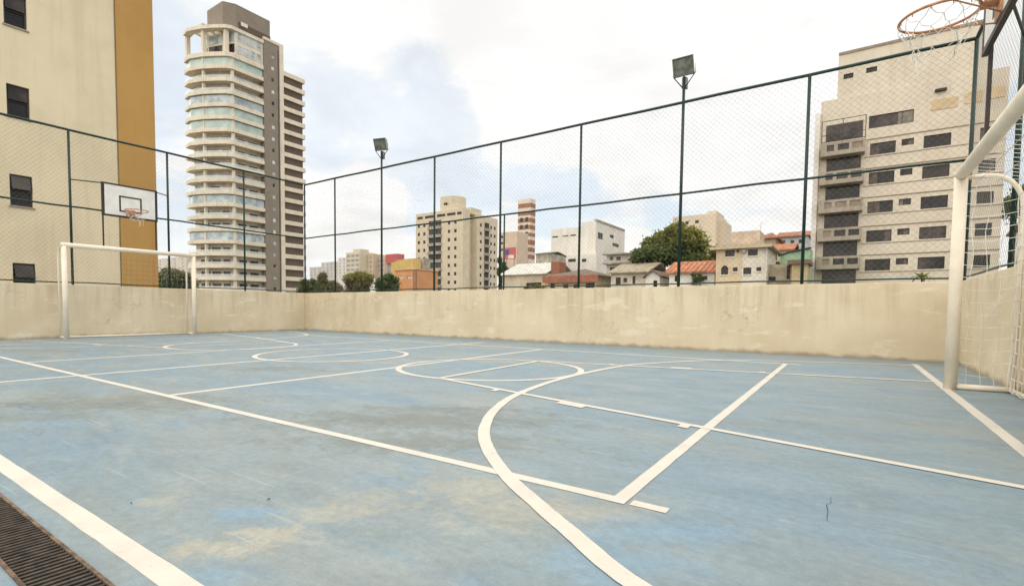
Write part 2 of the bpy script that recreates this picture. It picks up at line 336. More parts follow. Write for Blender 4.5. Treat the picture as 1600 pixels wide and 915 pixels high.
# ------------------------------------------------------------------ mesh helpers
ROOT = {}
class MB:
    def __init__(s): s.v = []; s.f = []; s.m = []
    def quad(s, a, b, c, d, mi=0):
        n = len(s.v); s.v += [tuple(a), tuple(b), tuple(c), tuple(d)]; s.f.append((n, n+1, n+2, n+3)); s.m.append(mi)
    def tri(s, a, b, c, mi=0):
        n = len(s.v); s.v += [tuple(a), tuple(b), tuple(c)]; s.f.append((n, n+1, n+2)); s.m.append(mi)
    def box(s, x0, x1, y0, y1, z0, z1, mi=0):
        n = len(s.v)
        s.v += [(x0, y0, z0), (x1, y0, z0), (x1, y1, z0), (x0, y1, z0), (x0, y0, z1), (x1, y0, z1), (x1, y1, z1), (x0, y1, z1)]
        for f in ((0, 3, 2, 1), (4, 5, 6, 7), (0, 1, 5, 4), (1, 2, 6, 5), (2, 3, 7, 6), (3, 0, 4, 7)):
            s.f.append(tuple(n+i for i in f)); s.m.append(mi)
        return s
    def prism(s, poly, z0, z1, mi=0, cap=True):
        n = len(s.v); k = len(poly)
        s.v += [(p[0], p[1], z0) for p in poly] + [(p[0], p[1], z1) for p in poly]
        for i in range(k):
            j = (i+1) % k; s.f.append((n+i, n+j, n+k+j, n+k+i)); s.m.append(mi)
        if cap:
            s.f.append(tuple(n+k-1-i for i in range(k))); s.m.append(mi)
            s.f.append(tuple(n+k+i for i in range(k))); s.m.append(mi)
        return s
    def tube(s, pts, r, n=8, mi=0, closed=False, cap=True):
        pts = [Vector(p) for p in pts]; L = len(pts); base = len(s.v)
        rs = r if isinstance(r, (list, tuple)) else [r]*L
        up = None
        for i, p in enumerate(pts):
            if closed: d = (pts[(i+1) % L]-pts[i-1])
            else: d = pts[min(i+1, L-1)]-pts[max(i-1, 0)]
            d.normalize()
            if up is None:
                up = Vector((0, 0, 1)) if abs(d.z) < 0.9 else Vector((1, 0, 0))
            a = d.cross(up); a.normalize(); b = a.cross(d); up = b
            for k in range(n):
                t = 2*math.pi*(k+0.5)/n
                q = p + a*math.cos(t)*rs[i] + b*math.sin(t)*rs[i]; s.v.append(q[:])
        rings = L if closed else L-1
        for i in range(rings):
            j = (i+1) % L
            for k in range(n):
                k2 = (k+1) % n
                s.f.append((base+i*n+k, base+i*n+k2, base+j*n+k2, base+j*n+k)); s.m.append(mi)
        if cap and not closed:
            s.f.append(tuple(base+k for k in range(n-1, -1, -1))); s.m.append(mi)
            s.f.append(tuple(base+(L-1)*n+k for k in range(n))); s.m.append(mi)
        return s
    def mesh(s, name, mats, smooth=False):
        me = bpy.data.meshes.new(name); me.from_pydata(s.v, [], s.f)
        for m in (mats if isinstance(mats, (list, tuple)) else [mats]): me.materials.append(m)
        if any(s.m): me.polygons.foreach_set('material_index', s.m)
        if smooth: me.polygons.foreach_set('use_smooth', [True]*len(s.f))
        me.update()
        return me
    def build(s, name, mats, parent=None, smooth=False):
        off = ROOT.get(parent.name, Vector((0, 0, 0))) if parent else Vector((0, 0, 0))
        if off.length: s.v = [(x-off.x, y-off.y, z-off.z) for x, y, z in s.v]
        o = bpy.data.objects.new(name, s.mesh(name, mats, smooth)); COL.objects.link(o)
        if parent: o.parent = parent; ROOT[o.name] = off
        return o
def tag(o, label=None, cat=None, group=None, kind=None):
    if label: o['label'] = label
    if cat: o['category'] = cat
    if group: o['group'] = group
    if kind: o['kind'] = kind
    return o
def thing(name, label, cat, loc=(0, 0, 0), group=None):
    o = bpy.data.objects.new(name, None); COL.objects.link(o); o.location = loc; o.empty_display_size = 0.2
    ROOT[o.name] = Vector(loc)
    return tag(o, label, cat, group)
def inst(name, me, parent, loc, rz=0.0, sub=()):
    """place shared mesh data as a part; sub = (name, mesh) pairs become its sub-parts"""
    o = bpy.data.objects.new(name, me); COL.objects.link(o); o.parent = parent
    o.location = Vector(loc)-ROOT[parent.name]; o.rotation_euler = (0, 0, rz); ROOT[o.name] = Vector(loc)
    for n, m in sub:
        c = bpy.data.objects.new(n, m); COL.objects.link(c); c.parent = o
    return o

# ------------------------------------------------------------------ court geometry (metres)
K = 0.75
XL, XR, YB, YN = -19.65*K, 1.79*K, 13.95*K, -3.2
WT, FT, FM = 1.64*K, 6.38*K, 4.05*K         # wall top, fence top rail, fence middle rail
GXL, GXR, YC = -18.98*K, 1.08*K, 7.05*K     # goal lines, long axis
CX = (GXL+GXR)/2

ground = MB()
ground.quad((-3000, -3000, -0.35), (3000, -3000, -0.35), (3000, 3000, -0.35), (-3000, 3000, -0.35))
tag(ground.build('ground', ASPH), kind='structure')
DX0, DX1, DY0, DY1 = -6.0, 0.6, 0.492*K, 0.692*K   # drain channel opening
fl = MB()
for (a, b, c, d) in ((XL-.16, XR+.16, DY1, YB+.16), (XL-.16, XR+.16, YN, DY0), (XL-.16, DX0, DY0, DY1), (DX1, XR+.16, DY0, DY1)):
    fl.box(a, b, c, d, -0.30, 0.0)
floor = tag(fl.build('court_floor', FLOOR), kind='structure')

# painted lines: strips of the floor's paint, each layer 4 mm or less above the one below
def line(name, pts, w, z, closed=False, ctr=True):
    pts = [Vector((p[0], p[1])) for p in pts]
    if not closed and len(pts) == 2:      # hand-laid paint: edges waver a little
        n_ = max(2, int((pts[1]-pts[0]).length/0.12)); pts = [pts[0]+(pts[1]-pts[0])*i/n_ for i in range(n_+1)]
    L = len(pts); a = []; b = []
    for i, p in enumerate(pts):
        d = (pts[(i+1) % L]-pts[i-1]) if closed else pts[min(i+1, L-1)]-pts[max(i-1, 0)]
        d.normalize(); nrm_ = Vector((-d.y, d.x))*(w/2); a.append(p+nrm_*random.uniform(.95, 1.04)); b.append(p-nrm_*random.uniform(.95, 1.04))
    m = MB()
    for i in range(L if closed else L-1):
        j = (i+1) % L
        m.quad((*b[i], z), (*b[j], z), (*a[j], z), (*a[i], z))
    return m.build(name, LINE, floor)
def circle(cx, cy, r, n=72): return [(cx+r*math.cos(2*math.pi*i/n), cy+r*math.sin(2*math.pi*i/n)) for i in range(n)]
def spline(pts, sub=8):
    out = []; P = [Vector((*p, 0)) for p in pts]
    for i in range(len(P)-1):
        p0, p1, p2, p3 = P[max(i-1, 0)], P[i], P[i+1], P[min(i+2, len(P)-1)]
        for k in range(sub):
            t = k/sub
            out.append((0.5*((2*p1)+(p2-p0)*t+(2*p0-5*p1+4*p2-p3)*t*t+(3*p1-p0-3*p2+p3)*t**3))[:2])
    out.append(P[-1][:2]); return out
k = lambda x, y: (x*K, y*K)
SN = 0.835*K
line('sideline', [(-18.98*K-.03, SN), (1.08*K+.03, SN)], 0.072, 0.0006)
line('goal_line', [(GXR, SN+.04), (GXR, 13.05*K)], 0.072, 0.0016)
line('goal_line', [(GXL, SN+.04), (GXL, 13.05*K)], 0.072, 0.0016)
line('halfway_line', [(CX+.02, SN+.04), (CX+.02, 12.6*K)], 0.075, 0.0011)
line('volleyball_sideline', [k(-17.0, 2.585), k(-0.93, 2.585)], 0.062, 0.0021)
line('service_mark', [k(-0.885, 2.59), k(-0.70, 2.59)], 0.057, 0.0021)
line('volleyball_sideline', [k(-17.0, 11.35), k(-0.70, 11.35)], 0.078, 0.0021)
line('volleyball_end_line', [k(-0.95, 2.54), k(-0.95, 11.3)], 0.062, 0.0026)
line('volleyball_end_line', [k(-17.0, 2.54), k(-17.0, 11.3)], 0.062, 0.0026)
line('attack_line', [k(-6.19, 2.63), k(-6.25, 11.3)], 0.072, 0.0011)
line('attack_line', [k(-11.65, 2.63), k(-11.65, 11.3)], 0.072, 0.0011)
line('centre_circle', circle(CX, YC, 1.55*K), 0.075, 0.0031, True)
line('free_throw_circle', circle(-4.93*K, 7.12*K, 1.53*K), 0.075, 0.0031, True)
line('free_throw_circle', circle(2*CX+4.93*K, 7.05*K, 1.53*K), 0.075, 0.0031, True)
arc = [(1.04, 1.32), (0.2, 1.48), (-0.58, 1.80), (-0.94, 2.04), (-1.26, 2.27), (-1.63, 2.55), (-2.08, 2.99), (-2.45, 3.47), (-2.83, 4.19), (-3.15, 5.16), (-3.36, 6.73),
       (-3.30, 8.69), (-2.98, 9.81), (-2.24, 11.09), (-1.4, 11.75), (0.0, 12.35), (1.04, 12.62)]
line('goal_area_line', spline([k(*p) for p in arc]), 0.072, 0.0036)
line('goal_area_line', spline([(2*CX-x*K, y*K) for x, y in arc]), 0.072, 0.0036)
for sgn in (1, -1):
    fx = (lambda x: x*K) if sgn == 1 else (lambda x: 2*CX-x*K)
    line('key_line', [(fx(-4.72), 5.60*K), (fx(1.05), 4.13*K)], 0.062, 0.0041)
    line('key_line', [(fx(-4.85), 8.68*K), (fx(1.05), 9.86*K)], 0.075, 0.0041)
    line('free_throw_line', [(fx(-4.76), 5.62*K), (fx(-4.86), 8.66*K)], 0.066, 0.0046)
    for (x0, x1) in ((-3.56, -3.47), (-2.52, -2.18), (-1.17, -1.08)):
        yn = lambda x: 5.60+(x+4.72)/5.77*(4.13-5.60)
        yf = lambda x: 8.68+(x+4.85)/5.90*(9.86-8.68)
        m_ = MB()
        xs = [fx(x0), fx(x1)]; xs.sort() if sgn == 1 else xs.sort(reverse=True)
        m_.quad((xs[0], (yn(x0)-.155)*K, 0.0046), (xs[1], (yn(x1)-.155)*K, 0.0046), (xs[1], (yn(x1)-.04)*K, 0.0046), (xs[0], (yn(x0)-.04)*K, 0.0046)); m_.build('lane_mark', LINE, floor)
        m_ = MB()
        m_.quad((xs[0], (yf(x0)+.04)*K, 0.0046), (xs[1], (yf(x1)+.04)*K, 0.0046), (xs[1], (yf(x1)+.155)*K, 0.0046), (xs[0], (yf(x0)+.155)*K, 0.0046)); m_.build('lane_mark', LINE, floor)
# hairline crack near the camera
g0 = ray(1296, 775); g0 = g0*(-H/g0[2]); g1 = ray(1296, 815); g1 = g1*(-H/g1[2])
ck = []
for i in range(9):
    t_ = i/8; ck.append((g0[0]+(g1[0]-g0[0])*t_+random.uniform(-.010, .010), g0[1]+(g1[1]-g0[1])*t_))
cm = MB()
for i in range(8):
    w = 0.0017*(1-abs(i-4)/6)*(.5+random.random()); a, b = ck[i], ck[i+1]
    cm.quad((a[0]-w, a[1], .001), (a[0]+w, a[1], .001), (b[0]+w, b[1], .001), (b[0]-w, b[1], .001))
cm.build('crack', DARKW, floor)

# ------------------------------------------------------------------ drain grate
dg = thing('drain_grate', 'dark steel drain grating with rusty edges beside the white sideline', 'drain', (-2.0, (DY0+DY1)/2, 0))
m = MB(); m.box(DX0, DX1, DY0+.004, DY1-.004, -.16, -.14); m.box(DX0, DX1, DY0+.002, DY0+.012, -.14, -.03); m.box(DX0, DX1, DY1-.012, DY1-.002, -.14, -.03)
m.build('channel', DARKDRAIN, dg)
for y0 in (DY0, DY1-.010):
    m = MB(); m.box(DX0, DX1, y0, y0+.010, -.03, .005); m.build('edge_angle', RUST, dg)
bar = MB(); bar.box(-.0055, .0055, DY0+.012-(DY0+DY1)/2, DY1-.012-(DY0+DY1)/2, -.024, 0.002); bme = bar.mesh('bar', STEELD)
nb = 0; x = DX0+.02; rest = MB()
while x < DX1-.01:
    if -3.05 < x < -1.1:
        inst('bar', bme, dg, (x, (DY0+DY1)/2, 0))
    else:
        rest.box(x-.0045, x+.0045, DY0+.012, DY1-.012, -.024, .002)
    x += 0.025
o = rest.build('grating_bars', STEELD, dg); o['kind'] = 'stuff'

# ------------------------------------------------------------------ boundary walls
def wall(label, x0, x1, y0, y1):
    # finely divided so that the top edge is slightly uneven
    o = MB(); o.box(x0, x1, y0, y1, -0.34, WT); ob = o.build('boundary_wall', WALL)
    bv = ob.modifiers.new('bevel', 'BEVEL'); bv.width = 0.012; bv.segments = 2
    return tag(ob, label, 'wall')
wall('long cream boundary wall behind the far side of the blue court', XL-.16, XR+.16, YB, YB+.16)
wall('cream boundary wall behind the far goal on the left', XL-.16, XL, YN, YB-.003)
wall('short stretch of cream boundary wall behind the near goal on the right', XR, XR+.16, YN, YB-.003)

# ------------------------------------------------------------------ chain link fences
PITCH = 0.10
def mesh_panel(parent, o0, ud, u0, u1, z0, z1, r=0.0013, pitch=PITCH):
    """diamond wire between u0..u1 along ud and z0..z1"""
    m = MB(); W, Hh = u1-u0, z1-z0
    c = -Hh
    def P(u, z): return (o0[0]+ud[0]*(u0+u), o0[1]+ud[1]*(u0+u), z0+z)
    nn = (ud[1], -ud[0])
    c = -math.floor(Hh/pitch)*pitch-((u0) % pitch)
    while c < W:
        for s in (1, -1):
            a, b = max(0, c), min(W, c+Hh)
            if b-a < 0.01: continue
            za, zb = (a-c, b-c) if s == 1 else (Hh-(a-c), Hh-(b-c))
            p, q = Vector(P(a, za)), Vector(P(b, zb))
            d = (q-p).normalized(); n1_ = Vector((nn[0], nn[1], 0)); n2_ = d.cross(n1_)
            off = n1_*(r*1.2*s)
            offs = [off+(n1_*math.cos(t)+n2_*math.sin(t))*r for t in (0, 2.094, 4.189)]
            n = len(m.v); m.v += [(p+e)[:] for e in offs]+[(q+e)[:] for e in offs]
            for i in range(3):
                j = (i+1) % 3; m.f.append((n+i, n+j, n+3+j, n+3+i)); m.m.append(0)
        c += pitch
    ob = m.build('mesh_panel', WIRE, parent); ob['kind'] = 'stuff'
PR = 0.026
def fence(label, o0, ud, ends, posts, skip=()):
    """o0 + ud*u; posts = u of the posts"""
    f = thing('chain_link_fence', label, 'fence', (o0[0]+ud[0]*ends[0], o0[1]+ud[1]*ends[0], WT))
    Q = lambda u, z: (o0[0]+ud[0]*u, o0[1]+ud[1]*u, z)
    for u in posts:
        if u in skip: continue
        m = MB(); m.tube([Q(u, WT-.04), Q(u, FT)], PR, 10); m.build('post', GREEN, f, True)
    for nm, z, r in (('top_rail', FT, .027), ('middle_rail', FM, .021), ('bottom_rail', WT+.055, .014)):
        m = MB()
        us = np.linspace(ends[0], ends[1], 24)
        m.tube([Q(u, z+(0.006*math.sin(u*3.1)+.004*math.sin(u*7.7) if nm != 'top_rail' else 0.004*math.sin(u*2.3))) for u in us], r, 8); m.build(nm, GREEN, f, True)
    ps = sorted(set([ends[0]]+list(posts)+[ends[1]]))
    for a, b in zip(ps[:-1], ps[1:]):
        if b-a < 0.15: continue
        mesh_panel(f, o0, ud, a+.02, b-.02, WT+.06, FM-.01); mesh_panel(f, o0, ud, a+.02, b-.02, FM+.01, FT-.02)
    return f
YF, XFL, XFR = YB+.03, XL-.03, XR+.05
bp = [u*K for u in (-17.62, -14.83, -12.14, -9.32, -6.52, -3.67, -0.91)]
fb = fence('long green chain link fence along the far wall between the two floodlights', (0, YF), (1, 0), (XFL, XFR), [XFL]+bp+[XFR], skip=(bp[1], bp[5]))
m = MB(); m.tube([(-9.15*K, YF-.01, WT-.03), (-9.15*K, YF-.01, FM)], .020, 8); m.build('short_post', GREEN, fb, True)
fence('green chain link fence behind the far goal and backboard', (XFL, 0), (0, 1), (-2.1, YF-.06), [u*K for u in (-2.8, 0.0, 2.8, 5.6, 8.4, 11.2)])
fence('green chain link fence above the right wall behind the near goal', (XFR, 0), (0, 1), (-2.1, YF-.06), [u*K for u in (-2.8, 0.0, 2.3, 5.0, 7.6, 10.35)])

# ------------------------------------------------------------------ floodlights
def floodlight(x, label, yaw, s=1.0):
    t = thing('floodlight', label, 'floodlight', (x, YF, WT), 'floodlights on poles along the far fence')
    top = 7.02*K
    m = MB(); m.tube([(x, YF, WT-.04), (x, YF, top)], [.030, .027], 12); m.build('pole', GREEN, t, True)
    c, sn = math.cos(yaw), math.sin(yaw)
    def W(u, v, z): return (x+u*c-v*sn, YF+u*sn+v*c, z)
    m = MB(); m.tube([W(-.20, 0, top+.03), W(.20, 0, top+.03)], .015, 8); m.build('crossarm', GREEN, t, True)
    for sg in (-1, 1):
        m = MB(); m.tube([W(.19*sg, 0, top+.02), W(.01*sg, 0, top-.22)], .010, 6); m.build('brace', GREEN, t, True)
    m = MB(); m.box(-.045, .045, .02, .12, -.20, .0)
    m.v = [W(a, b, top+z) for a, b, z in m.v]; m.build('ballast_box', GALV, t)
    # housing: a hooded box, open towards the court, tilted down
    tilt = R(24)
    def Hd(u, v, w):   # u across, v forward (to the court = -y), w up
        v2 = v*math.cos(tilt)-w*math.sin(tilt)*-1; w2 = -v*math.sin(tilt)+w*math.cos(tilt)
        return W(u, -v2, top+.21+w2)
    m = MB()
    f = [Hd(-.19, .09, -.15), Hd(.19, .09, -.15), Hd(.19, .09, .15), Hd(-.19, .09, .15)]
    b = [Hd(-.13, -.13, -.10), Hd(.13, -.13, -.10), Hd(.13, -.13, .10), Hd(-.13, -.13, .10)]
    m.quad(*b)
    for i in range(4):
        j = (i+1) % 4; m.quad(f[i], b[i], b[j], f[j])
    m.build('housing', GALV, t)
    m = MB(); m.quad(Hd(-.18, .078, -.14), Hd(.18, .078, -.14), Hd(.18, .078, .14), Hd(-.18, .078, .14)); m.build('lens', LENS, t)
    m = MB()
    for (a, b_, c_, d_) in ((-.195, .195, -.162, -.148), (-.195, .195, .148, .162), (-.195, -.18, -.148, .148), (.18, .195, -.148, .148)):
        m2 = MB(); m2.box(a, b_, .085, .10, c_, d_)
        n = len(m.v); m.v += [Hd(*q) for q in m2.v]; m.f += [tuple(n+i for i in ff) for ff in m2.f]; m.m += m2.m
    m.build('bezel', GALV, t)
    m = MB(); m.box(-.21, .21, -.02, .02, -.165, -.150)
    m.v = [Hd(*q) for q in m.v]; m.build('bracket', LAMPW, t)
    for sg in (-1, 1):
        m = MB(); m.tube([W(.205*sg, 0, top+.04), Hd(.205*sg, 0, 0)], .008, 6); m.build('yoke_arm', LAMPW, t, True)
floodlight(-14.83*K, 'floodlight on green pole at the left, left of the beige apartment block', 0.32)
floodlight(-3.67*K, 'larger floodlight on green pole at the right, above the leafy tree', 0.0)

# ------------------------------------------------------------------ goals
def goal(label, gx, side, y0, y1, zt, r=0.050, depth=0.42):
    """side = -1: net towards -x (far goal), +1: towards +x"""
    t = thing('football_goal', label, 'goal', (gx, (y0+y1)/2, 0), 'white goals at the two ends of the court')
    for y in (y0, y1):
        m = MB(); m.tube([(gx, y, 0.0), (gx, y, zt+r*.6)], r, 16); m.build('post', GOALW, t, True)
        bx = gx+side*depth
        path = [(gx+side*.03, y, zt-.03), (gx+side*depth*.45, y, zt-.03)]
        for i in range(1, 8):
            a = i/7*math.pi/2
            path.append((gx+side*(depth*.45+depth*.55*math.sin(a)), y, zt-.03-.34*(1-math.cos(a))))
        path.append((bx, y, .03))
        m = MB(); m.tube(path, .021, 10); m.build('back_stanchion', GOALW, t, True)
        m = MB(); m.tube([(gx+side*.03, y, .028), (bx+side*.01, y, .028)], .028, 10); m.build('side_base_tube', GOALW, t, True)
    m = MB(); m.tube([(gx, y0-r, zt), (gx, y1+r, zt)], r, 16); m.build('crossbar', GOALW, t, True)
    m = MB(); m.tube([(gx+side*depth, y0, .024), (gx+side*depth, y1, .024)], .021, 10); m.build('back_base_tube', GOALW, t, True)
    # net: back sheet, roof sheet and two sides, slightly sagging cords
    net = MB(); cr_ = 0.0030 if side > 0 else 0.0008; st = 0.125
    def prof(s):  # s from 0 (crossbar) along roof and down the back
        L1, L2 = depth*.9, zt-.05
        if s < L1: return (gx+side*s, zt-.03-.10*(s/L1)**2-.02*math.sin(s*9))
        q = (s-L1)/L2; return (gx+side*(depth*.9+.03*math.sin(q*3.1)), zt-.13-q*(zt-.16))
    Ltot = depth*.9+zt-.05
    ny = int((y1-y0)/st); ns = int(Ltot/st)
    for i in range(ny+1):
        y = y0+(y1-y0)*i/ny
        pts = []
        for j in range(ns+1):
            px_, pz_ = prof(Ltot*j/ns); pts.append((px_, y+.012*math.sin(j*1.7+i), pz_))
        net.tube(pts, cr_, 3, cap=False)
    for j in range(ns+1):
        px_, pz_ = prof(Ltot*j/ns)
        pts = [(px_, y0+(y1-y0)*i/ny, pz_-.012*abs(math.sin(i*1.57))) for i in range(ny+1)]
        net.tube(pts, cr_, 3, cap=False)
    o = net.build('back_net', NETW, t); o['kind'] = 'stuff'
    for y in (y0, y1):
        net = MB()
        nx = 4; nz = int(zt/st)
        for i in range(nx+1):
            xx = gx+side*depth*(i/nx)*.94
            top = zt-.06 if i < 3 else zt-.2
            net.tube([(xx+.012*math.sin(j*1.3+i), y+.018*math.sin(j*.9+i*2), .05+(top-.05)*j/nz) for j in range(nz+1)], cr_, 3, cap=False)
        for j in range(nz+1):
            zz = .05+(zt-.2)*j/nz
            net.tube([(gx+side*depth*(i/nx)*.96, y+.018*math.sin(j*.9+i*2), zz-.03*math.sin(math.pi*i/nx)) for i in range(nx+1)], cr_, 3, cap=False)
        o = net.build('side_net', NETW, t); o['kind'] = 'stuff'
    return t
GH = 2.79*K
goal('far white goal on the left standing against the cream wall', GXL+.02, -1, 5.20*K, 8.88*K, GH, 0.052, 0.40)
goal('near white goal cut off by the right edge of the picture', 1.13*K, 1, 5.22*K, 9.10*K, GH, 0.052, 0.44)

# ------------------------------------------------------------------ basketball backboards
def backboard(label, bx, side, zb, zt, yc, fence_x, posts, rimz, top_arm_z):
    """side +1: faces +x"""
    w = 0.775*K
    t = thing('basketball_backboard', label, 'backboard', (bx, yc, zb), 'basketball backboards above the goals')
    m = MB(); m.box(bx-.012, bx+.012, yc-w, yc+w, zb, zt); m.build('board', BOARD, t)
    fr = .045; f0, f1 = sorted((bx-side*.02, bx+side*.016))
    for nm, a in (('edge_frame', (yc-w-.01, yc-w+fr, zb-.012, zt+.012)), ('edge_frame', (yc+w-fr, yc+w+.01, zb-.012, zt+.012)),
                  ('edge_frame', (yc-w+fr, yc+w-fr, zb-.012, zb+.032)), ('edge_frame', (yc-w+fr, yc+w-fr, zt-.026, zt+.012))):
        m = MB(); m.box(f0, f1, *a); m.build(nm, BLACKP, t)
    q0, q1 = rimz-.02, rimz+.36
    pl = sorted((bx+side*.012, bx+side*.0155))
    for a in ((yc-.24, yc+.24, q1-.035, q1), (yc-.24, yc+.24, q0, q0+.035), (yc-.24, yc-.205, q0+.035, q1-.035), (yc+.205, yc+.24, q0+.035, q1-.035)):
        m = MB(); m.box(*pl, *a); m.build('target_line', BLACKP, t)
    # rim with bracket and stays
    rr = .235; rx = bx+side*(rr+.115)
    rim = MB(); rim.tube([(rx+rr*math.cos(a), yc+rr*math.sin(a), rimz) for a in np.linspace(0, 2*math.pi, 41)[:-1]], .010, 8, closed=True)
    ro = rim.build('rim', RIM, t, True)
    m = MB()
    for i in range(12):
        a = 2*math.pi*(i+.5)/12; cx_, cy_ = rx+(rr-.004)*math.cos(a), yc+(rr-.004)*math.sin(a)
        m.tube([(cx_, cy_, rimz-.006), (cx_, cy_, rimz-.026)], .0035, 5)
    m.build('net_hooks', RIM, ro)['kind'] = 'stuff'
    m = MB(); xa, xb = sorted((bx+side*.014, bx+side*.12)); m.box(xa, xb, yc-.06, yc+.06, rimz-.006, rimz+.008)
    xa, xb = sorted((bx+side*.014, bx+side*.026)); m.box(xa, xb, yc-.09, yc+.09, rimz-.12, rimz+.05); m.build('rim_bracket', RIM, t)
    for sg in (-1, 1):
        m = MB(); m.tube([(bx+side*.02, yc+sg*.09, rimz-.11), (rx-side*rr*.2, yc+sg*rr*.97, rimz)], .006, 6); m.build('rim_stay', RIM, t, True)
    # net: diamond cords narrowing downwards, torn at the bottom
    net = MB(); lev = 5; L = .30 if side < 0 else .22; n = 10
    rnd = random.Random(int(abs(bx)*10))
    def NP(i, l):
        q = l/lev; a = 2*math.pi*(i+.5*(l % 2))/n; rad = rr*(1-.52*q)+.012*math.sin(i*2.1+l)
        return Vector((rx+rad*math.cos(a)+.012*math.sin(l*1.3+i), yc+rad*math.sin(a)+.012*math.cos(l+i), rimz-.012-L*q))
    for l in range(lev):
        for i in range(n):
            if l > 1 and rnd.random() < .25: continue
            j = i if l % 2 == 0 else i+1
            j2 = i-1 if l % 2 == 0 else i
            for jj in (j, j2):
                a, b = NP(i, l), NP(jj, l+1); mid = (a+b)/2+Vector((rnd.uniform(-.02, .02), rnd.uniform(-.02, .02), -.012))
                net.tube([a, mid, b], .0026, 4, cap=False)
    for i in range(5):
        a = NP(rnd.randrange(n), lev); net.tube([a, a+Vector((rnd.uniform(-.02, .02), rnd.uniform(-.02, .02), -.08)), a+Vector((rnd.uniform(-.05, .05), rnd.uniform(-.04, .04), -.13))], .0024, 4)
    net.build('net', NETW, t)
    # frame: legs standing on the crossbar, arms back to the fence posts
    lx = bx-side*.035
    for sg in (-1, 1):
        m = MB(); m.tube([(lx, yc+sg*(w-.02), GH+.04), (lx, yc+sg*(w-.02), zt)], .019, 4); m.build('leg', BLACKP, t)
    for y, py_ in zip((yc-w+.02, yc+w-.02), posts):
        m = MB(); m.tube([(lx, y, zt-.01), (fence_x, py_, top_arm_z)], .013, 6); m.build('arm', GREEN, t, True)
bxl = GXL-.015
backboard('white backboard with black frame over the far goal on the left', bxl, 1, 3.83*K, 4.83*K, 6.98*K, XFL, (5.6*K, 8.4*K), 4.02*K, 4.88*K)
backboard('backboard with orange rim cut off by the top right corner of the picture', 1.10*K, -1, 3.80*K, 4.83*K, 7.02*K, XFR, (5.0*K, 10.35*K), 4.0*K, 4.88*K)

# ------------------------------------------------------------------ buildings
WIN = {}
def window_meshes(w, h, glass, frame, mull=1, trans=0, fr=0.05):
    key = (round(w, 2), round(h, 2), glass.name, frame.name, mull, trans)
    if key not in WIN:
        p = MB(); p.quad((-w/2, .14, 0), (w/2, .14, 0), (w/2, .14, h), (-w/2, .14, h))
        f = MB()
        f.box(-w/2, w/2, .09, .135, 0, fr); f.box(-w/2, w/2, .09, .135, h-fr, h)
        f.box(-w/2, -w/2+fr, .09, .135, fr, h-fr); f.box(w/2-fr, w/2, .09, .135, fr, h-fr)
        for i in range(mull):
            x = -w/2+w*(i+1)/(mull+1); f.box(x-fr*.4, x+fr*.4, .095, .133, fr, h-fr)
        for i in range(trans):
            z = h*(i+1)/(trans+1); f.box(-w/2+fr, w/2-fr, .10, .130, z-fr*.4, z+fr*.4)
        WIN[key] = (p.mesh('window', glass), f.mesh('frame', frame))
    return WIN[key]
def facade(m, face, plane, u0, u1, z0, z1, ops, depth=0.18, mi=0):
    """a wall with real openings; face 'front' looks to -y (plane = y), 'east' looks to +x (plane = x)"""
    def P(u, z, d=0):
        return (u, plane+d, z) if face == 'front' else (plane-d, u, z)
    us = sorted(set([u0, u1]+[v for o in ops for v in o[:2]])); zs = sorted(set([z0, z1]+[v for o in ops for v in o[2:4]]))
    for i in range(len(us)-1):
        # merge vertical runs
        run = None
        for j in range(len(zs)-1):
            cu, cz = (us[i]+us[i+1])/2, (zs[j]+zs[j+1])/2
            hole = any(o[0] < cu < o[1] and o[2] < cz < o[3] for o in ops)
            if not hole and run is None: run = zs[j]
            if run is not None and (hole or j == len(zs)-2):
                ze = zs[j] if hole else zs[j+1]
                m.quad(P(us[i], run), P(us[i+1], run), P(us[i+1], ze), P(us[i], ze), mi); run = None
    for o in ops:
        a, b, c, d = o[:4]
        m.quad(P(a, c), P(a, c, depth), P(a, d, depth), P(a, d), mi); m.quad(P(b, c, depth), P(b, c), P(b, d), P(b, d, depth), mi)
        m.quad(P(a, c, depth), P(a, c), P(b, c), P(b, c, depth), mi); m.quad(P(a, d), P(a, d, depth), P(b, d, depth), P(b, d), mi)
def block(t, name, x0, x1, y0, y1, z0, z1, wallm, front=(), east=(), frame=FRAMED, glass=(GLASS1, GLASS2, GLASS3), mull=1, trans=0, subs=True, parapet=0.0):
    """box with windows let into its two visible faces; windows are parts of the thing t"""
    m = MB()
    facade(m, 'front', y0, x0, x1, z0, z1, front); facade(m, 'east', x1, y0, y1, z0, z1, east)
    m.quad((x0, y1, z0), (x0, y0, z0), (x0, y0, z1), (x0, y1, z1)); m.quad((x1, y1, z0), (x0, y1, z0), (x0, y1, z1), (x1, y1, z1))
    m.quad((x0, y0, z1-parapet), (x1, y0, z1-parapet), (x1, y1, z1-parapet), (x0, y1, z1-parapet))
    o = m.build(name, wallm, t)
    for face, ops in (('front', front), ('east', east)):
        for op in ops:
            a, b, c, d = op[:4]; g = op[4] if len(op) > 4 else random.choice(glass)
            pm, fm = window_meshes(b-a, d-c, g, frame, op[5] if len(op) > 5 else mull, trans)
            loc = ((a+b)/2, y0, c) if face == 'front' else (x1, (a+b)/2, c)
            inst('window', pm, t, loc, 0 if face == 'front' else R(90), (('frame', fm),) if subs else ())
    return o
def grid(us, z0, dz, n, h, **kw):
    return [(a, b, z0+i*dz, z0+i*dz+h) for i in range(n) for a, b in us]
def slab(t, name, x0, x1, y0, y1, z0, z1, m):
    b = MB(); b.box(x0, x1, y0, y1, z0, z1); return b.build(name, m, t)

